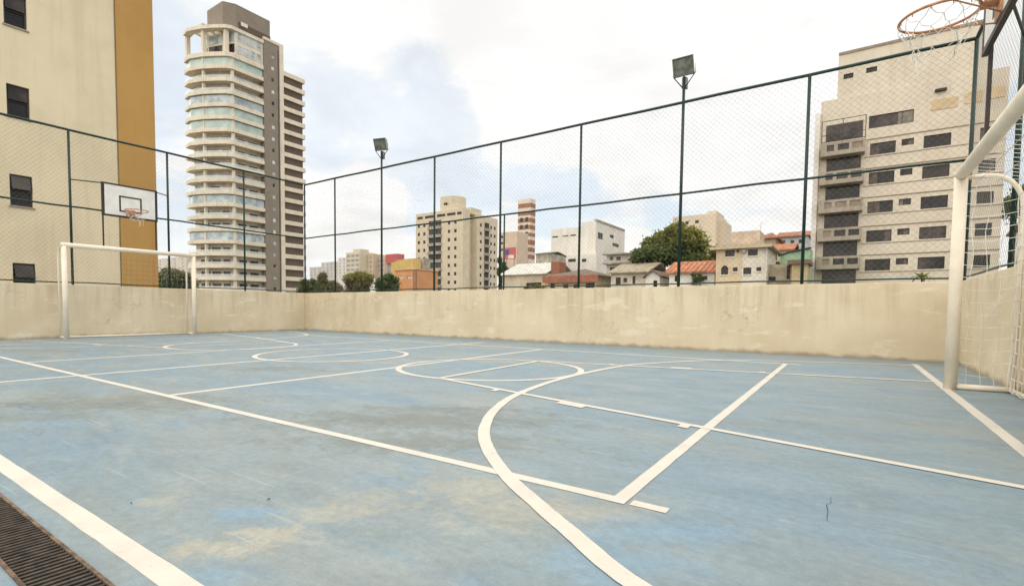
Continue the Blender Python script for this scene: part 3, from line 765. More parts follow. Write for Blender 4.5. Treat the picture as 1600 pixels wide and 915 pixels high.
# --- cream block on the left with an ochre corner stripe
LX = -22.5
t = thing('apartment_building', 'tall cream building with ochre stripe at the left edge, close behind the fence', 'building', (LX, 5, 0))
ops = []
for i in range(6):
    z = 1.02+2.9*i+.10
    ops.append((4.80, 5.38, z, z+1.02)); ops.append((1.2, 1.78, z, z+1.02))
block(t, 'wall', LX-12, LX, -6, 7.905, -.35, 21.0, CREAM, (), ops, trans=1, mull=0, glass=(GLASS1, GLASS1, GLASS2))
m = MB(); m.box(LX-12, LX+.06, 7.91, 9.16, -.35, 21.3); m.build('corner_stripe', OCHRE, t)
m = MB(); m.box(LX-.05, LX+.012, 7.87, 7.90, -.35, 21.0); m.build('joint', TRIM, t)
for i in range(6):
    z = 1.02+2.9*i+.10
    slab(t, 'window_sill', LX, LX+.04, 4.76, 5.42, z-.05, z-.005, BALC)
    op_ = (.16, .10, .02, .02, .05, .02)[i]       # top-hung sash, some of them pushed open
    m = MB(); zt_, zb_ = z+.97, z+.97-.42
    m.quad((LX-.06, 4.85, zt_), (LX-.06, 5.33, zt_), (LX-.06+op_, 5.33, zb_), (LX-.06+op_, 4.85, zb_)); m.build('sash', GLASS2, t)
    m = MB(); m.tube([(LX-.06+op_, 4.85, zb_), (LX-.06+op_, 5.33, zb_)], .012, 5); m.build('sash_rail', FRAMED, t)

# --- tall tower with curved balconies
tw = thing('residential_tower', 'tall slender tower with cream curved balconies and a taupe side, left of the fence corner', 'tower', (-123, 70, 0))
TX = -123.14
front_pts = [(-136.6, 70.0), (-136.1, 62.4), (-133.2, 62.0), (-129.4, 63.2), (-126.2, 64.9), (-123.9, 66.4), (TX, 67.5), (TX, 75.75)]
def inset(pts, d):
    out = []
    c = (-131.0, 72.0)
    for x, y in pts:
        vx, vy = x-c[0], y-c[1]; l = math.hypot(vx, vy); out.append((x-vx/l*d, y-vy/l*d))
    return out
FH = 2.985; Z0 = 1.2; NF = 20
core = inset(front_pts, 1.9); core[-1] = (core[-1][0], 75.75); core += [(-135.0, 80)]
m = MB(); m.prism(core, -.35, Z0+NF*FH+.4); m.build('inner_wall', TOWERI, tw)
band = front_pts+[(-135.4, 75.75)]
rail = inset(front_pts, .12)
bandm = MB(); bandm.prism([(x+123, y-70) for x, y in band], 0.14, 1.02); band_me = bandm.mesh('balcony_band', TOWERC)
rm_ = MB()
for (x0, y0), (x1, y1) in zip(rail[1:-2], rail[2:-1]): rm_.quad((x0+123, y0-70, 0), (x1+123, y1-70, 0), (x1+123, y1-70, .62), (x0+123, y0-70, .62))
x0, y0 = rail[-2]; rm_.quad((x0+123, y0-70, 0), (x0+123, 75.7-70, 0), (x0+123, 75.7-70, .62), (x0+123, y0-70, .62))
rail_me = rm_.mesh('glass_railing', RAILG)
gl = inset(front_pts, .5); gl_me = {}
for key, gm in (('b', GLASSB), ('g', GLASSG)):
    q = MB()
    for (x0, y0), (x1, y1) in zip(gl[1:-2], gl[2:-1]): q.quad((x0+123, y0-70, 0), (x1+123, y1-70, 0), (x1+123, y1-70, 1.96), (x0+123, y0-70, 1.96))
    x0, y0 = gl[-2]; q.quad((x0+123, y0-70, 0), (x0+123, 75.7-70, 0), (x0+123, 75.7-70, 1.96), (x0+123, y0-70, 1.96))
    gl_me[key] = q.mesh('balcony_glazing', gm)
# dark doors and windows on the set-back wall
cdoor = MB()
door_me = {}
def on_seg(a, b, s): return (a[0]+(b[0]-a[0])*s, a[1]+(b[1]-a[1])*s)
for fl_ in range(NF):
    z = Z0+fl_*FH
    inst('balcony_band', band_me, tw, (-123, 70, z))
    if fl_ in (19, 15, 14): inst('balcony_glazing', gl_me['g'], tw, (-123, 70, z+1.02))
    elif fl_ in (16, 8, 5): inst('balcony_glazing', gl_me['b'], tw, (-123, 70, z+1.02))
    else:
        inst('glass_railing', rail_me, tw, (-123, 70, z+1.02))
        for si, (s0, s1) in ((2, (.1, .9)), (3, (.15, .9)), (4, (.2, 1.0)), (6, (.15, .42)), (6, (.55, .85))):
            if random.random() < .12: continue
            a, b = core[si], core[si+1]; p, q_ = on_seg(a, b, s0), on_seg(a, b, s1)
            dx, dy = q_[0]-p[0], q_[1]-p[1]; l = math.hypot(dx, dy); nx_, ny_ = dy/l*.06, -dx/l*.06
            m = MB(); P4 = [(p[0], p[1]), (q_[0], q_[1]), (q_[0]+nx_, q_[1]+ny_), (p[0]+nx_, p[1]+ny_)]
            m.prism(P4[::-1], z+.25, z+2.35); m.build('balcony_door', random.choice((GLASS1, GLASS3, GLASS2) if fl_ < 7 else (GLASS2, GLASS3, GLASS2, GLASSB, HAZEW)), tw)
    # slim column at the corner
    for ci in (3, 6):
        x0, y0 = inset(front_pts, .7)[ci]
        slab(tw, 'column', x0-.3, x0+.3, y0-.3, y0+.3, z+1.02, z+FH, TOWERC)
ZT = Z0+NF*FH   # 60.9
# two glazed floors at the top of the right side, pergola ring and roof blocks
slabb = MB(); slabb.prism(band, ZT, ZT+1.0); slabb.build('penthouse_terrace', TOWERC, tw)
pent = [(-134.2, 66.2), (-131.0, 65.8), (-126.5, 67.3), (TX-.25, 68.6), (TX-.25, 75.75), (-134.2, 75.75)]
m = MB(); m.prism(pent, ZT+1.0, ZT+7.2); m.build('penthouse_wall', TOWERC, tw)
for (a, b) in ((pent[0], pent[1]), (pent[1], pent[2]), (pent[2], pent[3])):
    dx, dy = b[0]-a[0], b[1]-a[1]; l = math.hypot(dx, dy); nx_, ny_ = dy/l*.08, -dx/l*.08
    p, q_ = on_seg(a, b, .08), on_seg(a, b, .92)
    for z0_, z1_, gm in ((ZT+1.6, ZT+3.6, GLASS2), (ZT+4.2, ZT+6.2, GLASSB)):
        m = MB(); m.prism([(p[0]+nx_, p[1]+ny_), (q_[0]+nx_, q_[1]+ny_), (q_[0], q_[1]), (p[0], p[1])], z0_, z1_); m.build('penthouse_glazing', gm, tw)
for zz in (ZT+1.5, ZT+4.5):
    for i in range(4):
        ya = 68.95+i*1.68
        pm, fm = window_meshes(1.4, 2.0, GLASSB, FRAMEW, 0, 1, .14)
        inst('window', pm, tw, (TX-.25+.19, ya+.72, zz), R(90), (('frame', fm),))
ring_o = inset(front_pts, -.1); ring_i = inset(front_pts, 1.6)
m = MB()
for i in range(1, len(ring_o)-1):
    a, b, c, d = ring_o[i], ring_o[i+1], ring_i[i+1], ring_i[i]
    m.prism([a, b, c, d], ZT+6.5, ZT+7.3)
m.build('pergola_ring', TOWERC, tw)
for i in (1, 3, 5):
    x0, y0 = inset(front_pts, .9)[i]; slab(tw, 'pergola_column', x0-.45, x0+.45, y0-.45, y0+.45, ZT+1.0, ZT+6.5, TOWERC)
for i in range(5):
    a = on_seg(inset(front_pts, 1.4)[2], inset(front_pts, 1.4)[5], i/4); slab(tw, 'pergola_beam', a[0]-.2, a[0]+.2, a[1], a[1]+5.5, ZT+6.55, ZT+7.0, TOWERC)
m = MB(); m.prism([(-132.5, 66.5), (-125.2, 66.5), (TX-.6, 69.0), (TX-.6, 78.0), (-132.5, 78.0)], ZT+7.3, ZT+13.2); m.build('water_tank', GREYW, tw)
m = MB(); m.box(-134.8, -132.9, 65.4, 68.5, ZT+7.3, ZT+10.0); m.build('stair_head', TOWERC, tw)
m = MB(); m.box(TX-.6, TX-.4, 70.2, 71.9, ZT+8.6, ZT+9.5); m.build('vent_panel', FRAMEW, tw)
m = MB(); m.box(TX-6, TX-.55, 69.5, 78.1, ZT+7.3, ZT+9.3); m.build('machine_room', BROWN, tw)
# taupe slab with small windows
wn = []
for fl_ in range(NF+2):
    z = Z0+fl_*FH+.9
    wn.append((77.9, 78.75, z, z+.95, random.choice((FRAMEW, FRAMEW, GLASS2, GLASSB)), 0))
mm = MB()
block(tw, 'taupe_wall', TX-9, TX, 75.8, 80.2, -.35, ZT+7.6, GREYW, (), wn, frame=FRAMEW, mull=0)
slab(tw, 'cream_edge', TX-9, TX+.12, 80.22, 81.35, -.35, ZT+8.3, TOWERC)
slab(tw, 'cream_cap', TX-9, TX+.12, 75.8, 80.2, ZT+7.62, ZT+8.3, TOWERC)
slab(tw, 'vent_strip', TX-.02, TX+.06, 79.75, 79.95, -.35, ZT+6.5, FRAMED)
# banded rear wing
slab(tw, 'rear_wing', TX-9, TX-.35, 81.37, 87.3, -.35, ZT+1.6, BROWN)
for fl_ in range(NF+1):
    z = Z0+fl_*FH
    slab(tw, 'wing_band', TX-9, TX+.05, 81.37, 87.9, z+.75, z+1.85, TOWERC)

# --- mid distance beige apartment block with balconies
ab = thing('apartment_block', 'beige apartment block with rows of small windows and recessed balconies, centre distance', 'building', (-110, 140, 0))
def zrows(z1, n, dz): return [z1-i*dz for i in range(n)]
fr_ops, ea_ops = [], []
for i in range(10):
    z = 30.3-i*2.88-1.0
    for a in (-125.9, -123.3, -112.1, -109.3): fr_ops.append((a, a+1.05, z, z+1.15, GLASS3, 0))
for i in range(10):
    z = 30.3-i*2.88-1.0
    for a in (151.6, 153.9): ea_ops.append((a, a+1.1, z, z+1.15, GLASS3, 0))
block(ab, 'wall', -126.8, -105.6, 136.1, 139.9, -.35, 34.2, TILEB, fr_ops, (), mull=0, subs=False)
# recessed stair court then the right hand wing
e2 = [(141.2, 142.3, 30.3-i*2.88-1.0, 30.3-i*2.88+.15, GLASS3, 0) for i in range(10)]
block(ab, 'rear_wall', -120, -107.8, 139.95, 156.0, -.35, 33.2, TILEB, (), e2, mull=0, subs=False)
e3 = [(145.3, 146.4, 30.3-i*2.88-1.0, 30.3-i*2.88+.15, GLASS3, 0) for i in range(10)]+ea_ops
block(ab, 'right_wing', -116, -105.2, 143.6, 156.2, -.35, 33.4, TILEB, (), e3, mull=0, subs=False)
# balcony stacks
for i in range(10):
    z = 30.3-i*2.88-1.5
    slab(ab, 'balcony_opening', -120.6, -115.0, 135.98, 136.05, z+.5, z+2.4, random.choice((GLASS3, DARKW, GLASS2)))
    slab(ab, 'balcony_parapet', -120.8, -114.8, 135.5, 136.09, z-.6, z+.42, GREYC)
    slab(ab, 'balcony_opening', -105.18, -105.10, 148.0, 150.7, z+.4, z+2.3, DARKW)
    slab(ab, 'balcony_parapet', -105.18, -104.6, 147.9, 150.8, z-.6, z+.36, BALC)
slab(ab, 'pier', -117.9, -117.4, 135.42, 136.06, -.35, 30.8, TILEB)
for a, b in ((-126.0, -123.5), (-122.4, -118.6), (-116.8, -113.2), (-112.4, -108.8), (-108.0, -106.2)):
    slab(ab, 'attic_opening', a, b, 136.03, 136.09, 32.3, 33.15, DARKW)
m = MB(); m.prism([(-114.2+4.6*math.cos(a), 141.5+4.6*math.sin(a)) for a in np.linspace(0, 2*math.pi, 13)[:-1]], 34.2, 39.3); m.build('roof_tank', TILEB, ab)
slab(ab, 'roof_block', -109.5, -106.2, 141.5, 147.5, 33.2, 35.4, TILEB)
slab(ab, 'roof_vent', -114.6, -113.0, 136.85, 136.95, 36.3, 37.0, DARKW)

# --- large building on the right
rb = thing('apartment_block', 'large pale apartment building with grey balconies behind the right end of the far fence', 'building', (3, 63, 0))
BY = 63.0; FHR = 2.79
ops = []
for i in range(6):
    z = 16.0-i*FHR-.02
    ops += [(1.13, 3.08, z, z+1.12), (5.1, 7.0, z, z+1.12), (8.9, 10.0, z, z+1.12), (3.5, 4.4, z+.52, z+1.12, GLASS3, 0)]
ops += [(0.95, 4.3, 18.55, 19.75, GLASS2, 3)]
block(rb, 'wall', -3.0, 10.55, BY, BY+14, -.35, 22.0, PINKB, [o for o in ops], (), mull=1)
PANE_FILL = [mat('taupe_curtain', (0.15, 0.12, 0.105), .8, .25, 3), mat('pale_curtain', (0.27, 0.235, 0.20), .8, .2, 3), mat('dim_room', (0.016, 0.012, 0.012), .4, .2)]  # curtains, and a near-black dim_room colour painting the shade of an unlit room
for o_ in ops:
    if random.random() < .6:
        w_ = o_[1]-o_[0]; a_, b_ = ((o_[0]+.05, o_[0]+w_*random.uniform(.25, .5)) if random.random() < .5 else (o_[1]-w_*random.uniform(.25, .5), o_[1]-.05))
        m = MB(); m.quad((a_, BY+.136, o_[2]+.05), (b_, BY+.136, o_[2]+.05), (b_, BY+.136, o_[3]-.05), (a_, BY+.136, o_[3]-.05)); m.build('curtain_or_dim_pane', random.choice(PANE_FILL), rb)
# the attic steps in above
at_ops = [(-1.25, -.45, 23.85, 24.35, GLASS3, 0), (.55, 1.4, 24.0, 24.5, GLASS3, 0), (5.6, 7.4, 19.1, 20.0)]
block(rb, 'attic', -1.7, 9.2, BY+.2, BY+13, 22.0, 26.4, PINKB, at_ops[:2], (), mull=1)
for a, b, z in ((5.5, 7.3, 19.3), (7.8, 8.9, 19.4), (9.2, 10.3, 19.5)):
    slab(rb, 'attic_panel', a, b, BY-.05, BY-.003, z, z+.95, mat('pale_ochre_panel', (0.62, 0.47, 0.29), .8, .1, 1))
slab(rb, 'attic_light', 5.7, 6.5, BY-.35, BY-.003, 20.9, 21.1, DARKW)
for i in range(7):
    z = 17.9-i*FHR
    slab(rb, 'facade_line', .72, 10.6, BY-.05, BY-.003, z-.42, z-.33, TRIM)
    slab(rb, 'facade_line', .72, 10.6, BY-.04, BY-.003, z-2.08, z-2.02, TRIM)
    # balcony: slab, parapet with three openings, recess behind it
    zb = z-1.72+FHR*0
    slab(rb, 'balcony_recess', -2.35, .45, BY-.06, BY-.003, zb-1.85, zb-.05, random.choice((GLASS2, GLASS3, GLASS3)))
    o1 = [(-2.35, -1.75, zb+.42, zb+1.02), (-1.45, -.55, zb+.42, zb+1.02), (-.30, .55, zb+.42, zb+1.02)]
    m = MB(); facade(m, 'front', BY-1.25, -2.85, .72, zb, zb+1.25, o1, .10)
    m.box(-2.85, .72, BY-1.15, BY-.003, zb-.02, zb+.10); m.box(.62, .72, BY-1.149, BY-.003, zb+.1, zb+1.25); m.box(-2.85, -2.75, BY-1.149, BY-.003, zb+.1, zb+1.25)
    m.build('balcony', BALC, rb)
    for a, b, c, d in o1:
        q = MB(); q.box(a, b, BY-1.16, BY-1.155, c, d); q.build('balcony_panel', random.choice((GLASS2, GLASS3, TRIM)), rb)
# railing frame over the top balcony
m = MB()
for z in (17.55, 18.2, 19.6): m.tube([(-2.8, BY-1.2, z), (.7, BY-1.2, z)], .035, 5)
for x_ in (-2.8, -1.1, .7): m.tube([(x_, BY-1.2, 17.4), (x_, BY-1.2, 19.6)], .035, 5)
m.tube([(.7, BY-1.2, 19.6), (.7, BY, 19.7)], .035, 5)
m.build('terrace_frame', FRAMED, rb)
slab(rb, 'terrace_window', -2.5, .5, BY-.05, BY-.003, 17.9, 19.5, GLASS2)
slab(rb, 'white_edge', -3.45, -3.01, BY-.3, BY+3, -.35, 20.8, WHITEB)
slab(rb, 'roof_line', -1.72, 9.25, BY+.12, BY+.195, 26.3, 26.55, TRIM)

def gable_roof(t, name, x0, x1, y0, y1, ze, zr, m_, over=.35, along='x', th=.14):
    """pitched roof with thickness, ridge along x or y"""
    m = MB(); x0 -= over; x1 += over; y0 -= over; y1 += over
    if along == 'x':
        ym = (y0+y1)/2
        for dz in (0, -th):
            m.quad((x0, y0, ze+dz), (x1, y0, ze+dz), (x1, ym, zr+dz), (x0, ym, zr+dz)); m.quad((x0, ym, zr+dz), (x1, ym, zr+dz), (x1, y1, ze+dz), (x0, y1, ze+dz))
        m.quad((x0, y0, ze-th), (x1, y0, ze-th), (x1, y0, ze), (x0, y0, ze))
        for x in (x0, x1): m.quad((x, y0, ze-th), (x, y0, ze), (x, ym, zr), (x, ym, zr-th)); m.quad((x, y1, ze-th), (x, y1, ze), (x, ym, zr), (x, ym, zr-th))
    else:
        xm = (x0+x1)/2
        for dz in (0, -th):
            m.quad((x0, y0, ze+dz), (x0, y1, ze+dz), (xm, y1, zr+dz), (xm, y0, zr+dz)); m.quad((xm, y0, zr+dz), (xm, y1, zr+dz), (x1, y1, ze+dz), (x1, y0, ze+dz))
        for y in (y0, y1): m.quad((x0, y, ze-th), (x0, y, ze), (xm, y, zr), (xm, y, zr-th)); m.quad((x1, y, ze-th), (x1, y, ze), (xm, y, zr), (xm, y, zr-th))
    return m.build(name, m_, t)
def hip_roof(t, name, x0, x1, y0, y1, ze, zr, m_, over=.4):
    m = MB(); x0 -= over; x1 += over; y0 -= over; y1 += over; h = (y1-y0)/2; ym = (y0+y1)/2
    a, b, c, d = (x0, y0, ze), (x1, y0, ze), (x1, y1, ze), (x0, y1, ze); r0, r1 = (x0+h, ym, zr), (x1-h, ym, zr)
    if x1-x0 < 2*h: r0 = r1 = ((x0+x1)/2, ym, zr)
    m.quad(a, b, r1, r0); m.quad(c, d, r0, r1); m.tri(b, c, r1); m.tri(d, a, r0)
    m.quad((x0, y0, ze-.14), (x1, y0, ze-.14), b, a); m.quad((x1, y0, ze-.14), (x1, y1, ze-.14), c, b); m.quad((x0, y1, ze-.14), (x1, y1, ze-.14), (x1, y0, ze-.14), (x0, y0, ze-.14))
    return m.build(name, m_, t)
def ridges(t, roof, x0, x1, y0, ym, ze, zr, m_, step=.45):
    """raised rows of roof tiles on the front slope"""
    m = MB(); x = x0
    while x < x1:
        m.tube([(x, y0, ze+.02), (x, ym, zr+.02)], .055, 4, cap=False); x += step
    o = m.build('tile_rows', m_, roof); o['kind'] = 'stuff'

# --- two-storey house left of the right building
hs = thing('house', 'two-storey cream house with arched lower window and overhanging mossy roof', 'house', (-7.8, 49.5, 0))
hy = 49.6
def wpx(x0, y0, x1, y1, Y=hy):
    a, b = onY(x0, y1, Y), onY(x1, y0, Y); return (a[0], b[0], a[2], b[2])
hops = [wpx(1133, 390.5, 1148, 401), wpx(1168.5, 389, 1184, 399.5), wpx(1126.5, 418, 1138, 429), wpx(1145, 417.5, 1152.5, 424), wpx(1161, 417.5, 1174, 428.5), wpx(1181.5, 417, 1189.5, 423.5)]
hx0, hx1 = onY(1119, 400, hy)[0], onY(1197, 400, hy)[0]; hxm = onY(1159, 400, hy)[0]
block(hs, 'wall', hx0, hxm, hy, hy+7, -.35, 6.35, mat('peach_render', (0.66, 0.53, 0.36), .85, .08, 1.2), [o for o in hops if o[1] < hxm], ())
block(hs, 'wall', hxm+.004, hx1, hy+.03, hy+7, -.35, 6.35, mat('pale_cream_render', (0.70, 0.64, 0.53), .85, .08, 1.2), [o for o in hops if o[0] > hxm], ())
for o_ in hops: slab(hs, 'window_surround', o_[0]-.06, o_[1]+.06, hy-.05, hy-.003, o_[2]-.09, o_[2]-.01, FRAMEW)
ap = MB(); a0, a1, zt_ = hops[2][0], hops[2][1], hops[2][3]
ap.prism([(a0+.06, -.04), (a1-.06, -.04), (a1-.06, -.005), (a0+.06, -.005)], zt_, zt_+.05)
nn_ = 8; cxa, ra = (a0+a1)/2, (a1-a0)/2*.72
for i in range(nn_):
    t0, t1 = math.pi*i/nn_, math.pi*(i+1)/nn_
    ap.v = ap.v
    ap.quad((cxa+ra*math.cos(t0), hy-.03, zt_), (cxa+ra*math.cos(t1), hy-.03, zt_), (cxa+ra*math.cos(t1), hy-.03, zt_+ra*math.sin(t1)), (cxa+ra*math.cos(t0), hy-.03, zt_+ra*math.sin(t0)))
ap.v = [(x, y if y > 1 else hy+y, z) for x, y, z in ap.v]
ap.build('arched_window_head', GLASS3, hs)
hip_roof(hs, 'roof', hx0, hx1, hy, hy+7, 6.38, 7.05, mat('mossy_tile_roof', (0.36, 0.28, 0.18), .9, .25, 2.5), .45)
slab(hs, 'fascia', hx0-.46, hx1+.46, hy-.49, hy-.44, 6.18, 6.40, mat('pale_fascia', (0.56, 0.46, 0.31), .8, .1))
slab(hs, 'roof_box', onY(1142, 370, hy+2)[0], onY(1187, 370, hy+2)[0], hy+2, hy+5, 6.6, onY(1165, 361, hy+2)[2], mat('unfinished_brick_render', (0.62, 0.48, 0.36), .9, .12, 1.5))
slab(hs, 'air_conditioner', onY(1160, 393, hy)[0], onY(1165.5, 393, hy)[0], hy-.3, hy-.003, onY(1163, 395, hy)[2], onY(1163, 389.5, hy)[2], GREYC)
slab(hs, 'wall_lamp', onY(1151.5, 393, hy)[0], onY(1154, 393, hy)[0], hy-.2, hy-.003, onY(1153, 394, hy)[2], onY(1153, 390.5, hy)[2], DARKW)
m = MB(); m.tube([(hx1+.03, hy-.05, -.3), (hx1+.03, hy-.05, 6.2)], .05, 6); m.build('downpipe', WHITEB, hs)
m = MB(); an = onY(1188, 361, hy+3); m.tube([(an[0], hy+3, 7.2), (an[0]+.05, hy+3, an[2]+.8)], .02, 5); m.tube([(an[0]-.5, hy+3, an[2]+.1), (an[0]+.5, hy+3, an[2]+.9)], .015, 4); m.build('antenna', GREYC, hs)

# --- orange roofed house in front of the big tree
oh = thing('house', 'low white house with bright orange tiled roof left of the two-storey house', 'house', (-12, 50, 0))
oy = 50.5; ox0, ox1 = onY(1046, 420, oy)[0], onY(1117, 420, oy)[0]
ze, zr = onY(1090, 424, oy)[2], onY(1090, 408, oy+3)[2]
block(oh, 'wall', ox0, ox1, oy, oy+6, -.35, ze, WHITEB, [wpx(1096, 431, 1105, 437, oy), wpx(1054, 430, 1060, 440, oy)], ())
rf = gable_roof(oh, 'roof', ox0, ox1, oy, oy+6, ze, zr, ORANGE); ridges(oh, rf, ox0-.3, ox1+.3, oy-.35, oy+3, ze, zr, ORANGE)
slab(oh, 'side_wall', ox1+.01, hx0-.3, oy+.5, oy+.7, -.35, ze-.1, mat('peach_yard_wall', (0.62, 0.47, 0.32), .85, .1, 1.5))

# --- gabled white cottage
gh = thing('house', 'small white cottage with gable end under the big tree', 'house', (-16, 51, 0))
gy = 51.0; gx0, gx1 = onY(1009, 430, gy)[0], onY(1031, 430, gy)[0]; gze, gzr = onY(1020, 432, gy)[2], onY(1020, 422, gy)[2]
m = MB(); xm = (gx0+gx1)/2
m.v = [(gx0, gy, -.35), (gx1, gy, -.35), (gx1, gy, gze), (xm, gy, gzr), (gx0, gy, gze)]; m.f = [(0, 1, 2, 3, 4)]; m.m = [0]
m.quad((gx1, gy, -.35), (gx1, gy+7, -.35), (gx1, gy+7, gze), (gx1, gy, gze)); m.quad((gx0, gy, -.35), (gx0, gy+7, -.35), (gx0, gy+7, gze), (gx0, gy, gze))
m.build('wall', WHITEB, gh); gable_roof(gh, 'roof', gx0, gx1, gy, gy+7, gze+.02, gzr+.06, BROWNROOF, .25, 'y')
slab(gh, 'window', xm+.1, xm+.45, gy-.04, gy-.003, 3.1, 3.7, GLASS3)

# --- row of old houses left of the cottage
rh = thing('house', 'weathered terrace house with grey wall and dark openings below the white building', 'house', (-20, 56, 0))
ry = 56.0; rx0, rx1 = onY(955, 420, ry)[0], onY(1010, 420, ry)[0]
block(rh, 'wall', rx0, rx1, ry, ry+8, -.35, onY(980, 424, ry)[2], mat('greyish_cream_render', (0.55, 0.49, 0.38), .9, .15, .8), [wpx(962, 433, 970, 446, ry), wpx(988, 431, 993, 443, ry), wpx(974, 434, 980, 441, ry)], ())
rf = gable_roof(rh, 'roof', rx0, rx1, ry, ry+8, onY(980, 425, ry)[2], onY(980, 412, ry+4)[2], mat('grey_tile_roof', (0.37, 0.31, 0.22), .9, .2, 2)); 
uh = thing('house', 'upper white house with long balcony and railings between white building and tree', 'house', (-24, 66, 0))
uy = 68.0; ux0, ux1 = onY(948, 410, uy)[0], onY(1000, 410, uy)[0]
block(uh, 'wall', ux0, ux1, uy, uy+8, -.35, onY(960, 397, uy)[2], WHITEB, [wpx(953, 401, 958, 407, uy), wpx(963, 401, 970, 407, uy), wpx(953, 417, 963, 424, uy)], ())
slab(uh, 'roof_slab', ux0-.3, ux1+.3, uy-.9, uy-.01, onY(960, 398.5, uy)[2], onY(960, 396.5, uy)[2], GREYC)
slab(uh, 'balcony', ux0-.2, ux1+.2, uy-1.0, uy-.01, onY(960, 413, uy)[2], onY(960, 411, uy)[2], GREYC)
m = MB()
zb0, zb1 = onY(960, 411, uy)[2], onY(960, 406.5, uy)[2]
for i in range(26): xx = ux0+(ux1-ux0)*i/25; m.tube([(xx, uy-.95, zb0), (xx, uy-.95, zb1)], .02, 4)
m.tube([(ux0, uy-.95, zb1), (ux1, uy-.95, zb1)], .03, 5); m.build('railing', GREYC, uh)

# --- big white building
wb = thing('building', 'large plain white building with slit windows left of the big tree', 'building', (-40, 88, 0))
wy = 85.4; wx0, wx1 = onY(861, 380, wy)[0], onY(908, 380, wy)[0]; wxc = onY(931, 380, wy)[0]
zt1 = onY(880, 357, wy)[2]
block(wb, 'wall', wx0, wx1, wy, wy+14, -.35, zt1, WHITEB, [wpx(863, 368.5, 872, 371.5, wy), wpx(878, 367.5, 888, 370, wy), wpx(891, 366, 900, 369, wy)], (), mull=0, glass=(GLASS2,))
wE = []
def epx(x0, y0, x1, y1, X):
    a, b = onX(x0, y1, X), onX(x1, y0, X); return (a[1], b[1], min(a[2], b[2]), max(a[2], b[2]))
for q in ((934, 362.5, 942, 372), (953, 366, 959, 371), (957, 379, 967, 384)):
    a = onX(q[0], (q[1]+q[3])/2, wxc); b = onX(q[2], (q[1]+q[3])/2, wxc); d = (q[3]-q[1])/800*95; wE.append((a[1], b[1], a[2]-d/2, a[2]+d/2))
block(wb, 'corner_block', wx1+.004, wxc, wy-.15, onX(976, 380, wxc)[1], -.35, onY(925, 346, wy)[2], WHITEB, [wpx(888, 403.5, 900, 409, wy-.15)] if False else (), wE, mull=1, glass=(GLASS2,))
m = MB(); c0 = onX(934, 352, wxc); c1 = onX(976, 366, wxc)
slab(wb, 'roof_edge', wxc-.3, wxc+.12, wy-.16, onX(976, 380, wxc)[1]-.2, onY(925, 346, wy)[2]+.003, onY(925, 346, wy)[2]+.35, GREYC)
slab(wb, 'lower_wall', onY(880, 400, wy-3)[0], onY(932, 400, wy-3)[0], wy-3, wy-.16, -.35, onY(900, 398, wy-3)[2], WHITEB)
for a, b in ((888, 899.5), (909.5, 916)):
    q = wpx(a, 404, b, 409, wy-3); slab(wb, 'dark_opening', q[0], q[1], wy-3.06, wy-3.003, q[2], q[3], DARKW)

# --- brown hipped roof house with red fascia
bh = thing('house', 'low house with brown hipped roof and red fascia in front of the white building', 'house', (-26, 58, 0))
by = 58.0; bx0, bx1 = onY(856, 435, by)[0], onY(931, 435, by)[0]
bze, bzr = onY(890, 432, by)[2], onY(890, 421, by+4)[2]
bops = [wpx(860, 443, 867, 450, by), wpx(915, 442, 929, 450, by), wpx(880, 444, 888, 450, by), wpx(896, 444, 902, 450, by)]
block(bh, 'wall', bx0, bx1, by, by+8, -.35, bze-.02, mat('pale_yellow_render', (0.60, 0.50, 0.34), .85, .1, 1), bops, (), glass=(DARKW,))
rf = hip_roof(bh, 'roof', bx0, bx1, by, by+8, bze+.1, bzr, BROWNROOF, .5); ridges(bh, rf, bx0+4.5, bx1-4.2, by-.4, by+3.8, bze+.14, bzr-.12, BROWNROOF, .5)
slab(bh, 'fascia', bx0-.5, bx1+.5, by-.56, by-.505, bze-.75, bze+.1, mat('red_fascia', (0.36, 0.13, 0.075), .7, .15, 2))
slab(bh, 'chimney_block', onY(861, 415, by+5)[0], onY(874, 415, by+5)[0], by+5, by+7, 1, onY(866, 409, by+5)[2], mat('red_brick', (0.36, 0.14, 0.08), .9, .25, 6))
gs = thing('shed', 'weathered grey gable shed wall left of the white building', 'shed', (-40, 75, 0))
q = wpx(837, 395, 858, 424, 74.0); block(gs, 'wall', q[0], q[1], 74.0, 80, -.35, q[3], GREYC, (), ())
gable_roof(gs, 'roof', q[0], q[1], 74.0, 80, q[3], q[3]+.5, mat('dark_grey_sheet', (0.20, 0.17, 0.13), .8, .2, 1), .15)
wr = thing('warehouse', 'low warehouse with pale metal roof left of the brown hipped roof', 'warehouse', (-40, 66, 0))
q = wpx(785, 411, 852, 440, 66.0)
block(wr, 'wall', q[0], q[1], 66.0, 76, -.35, onY(820, 427, 66)[2], mat('dusty_cream_render', (0.60, 0.50, 0.36), .85, .12, .7), [wpx(822, 441, 846, 450, 66)], (), glass=(DARKW,))
gable_roof(wr, 'roof', q[0], q[1], 66.0, 76, onY(820, 428, 66)[2], onY(820, 412, 71)[2], mat('pale_metal_sheet', (0.52, 0.50, 0.44), .5, .12, 1.0), .4)

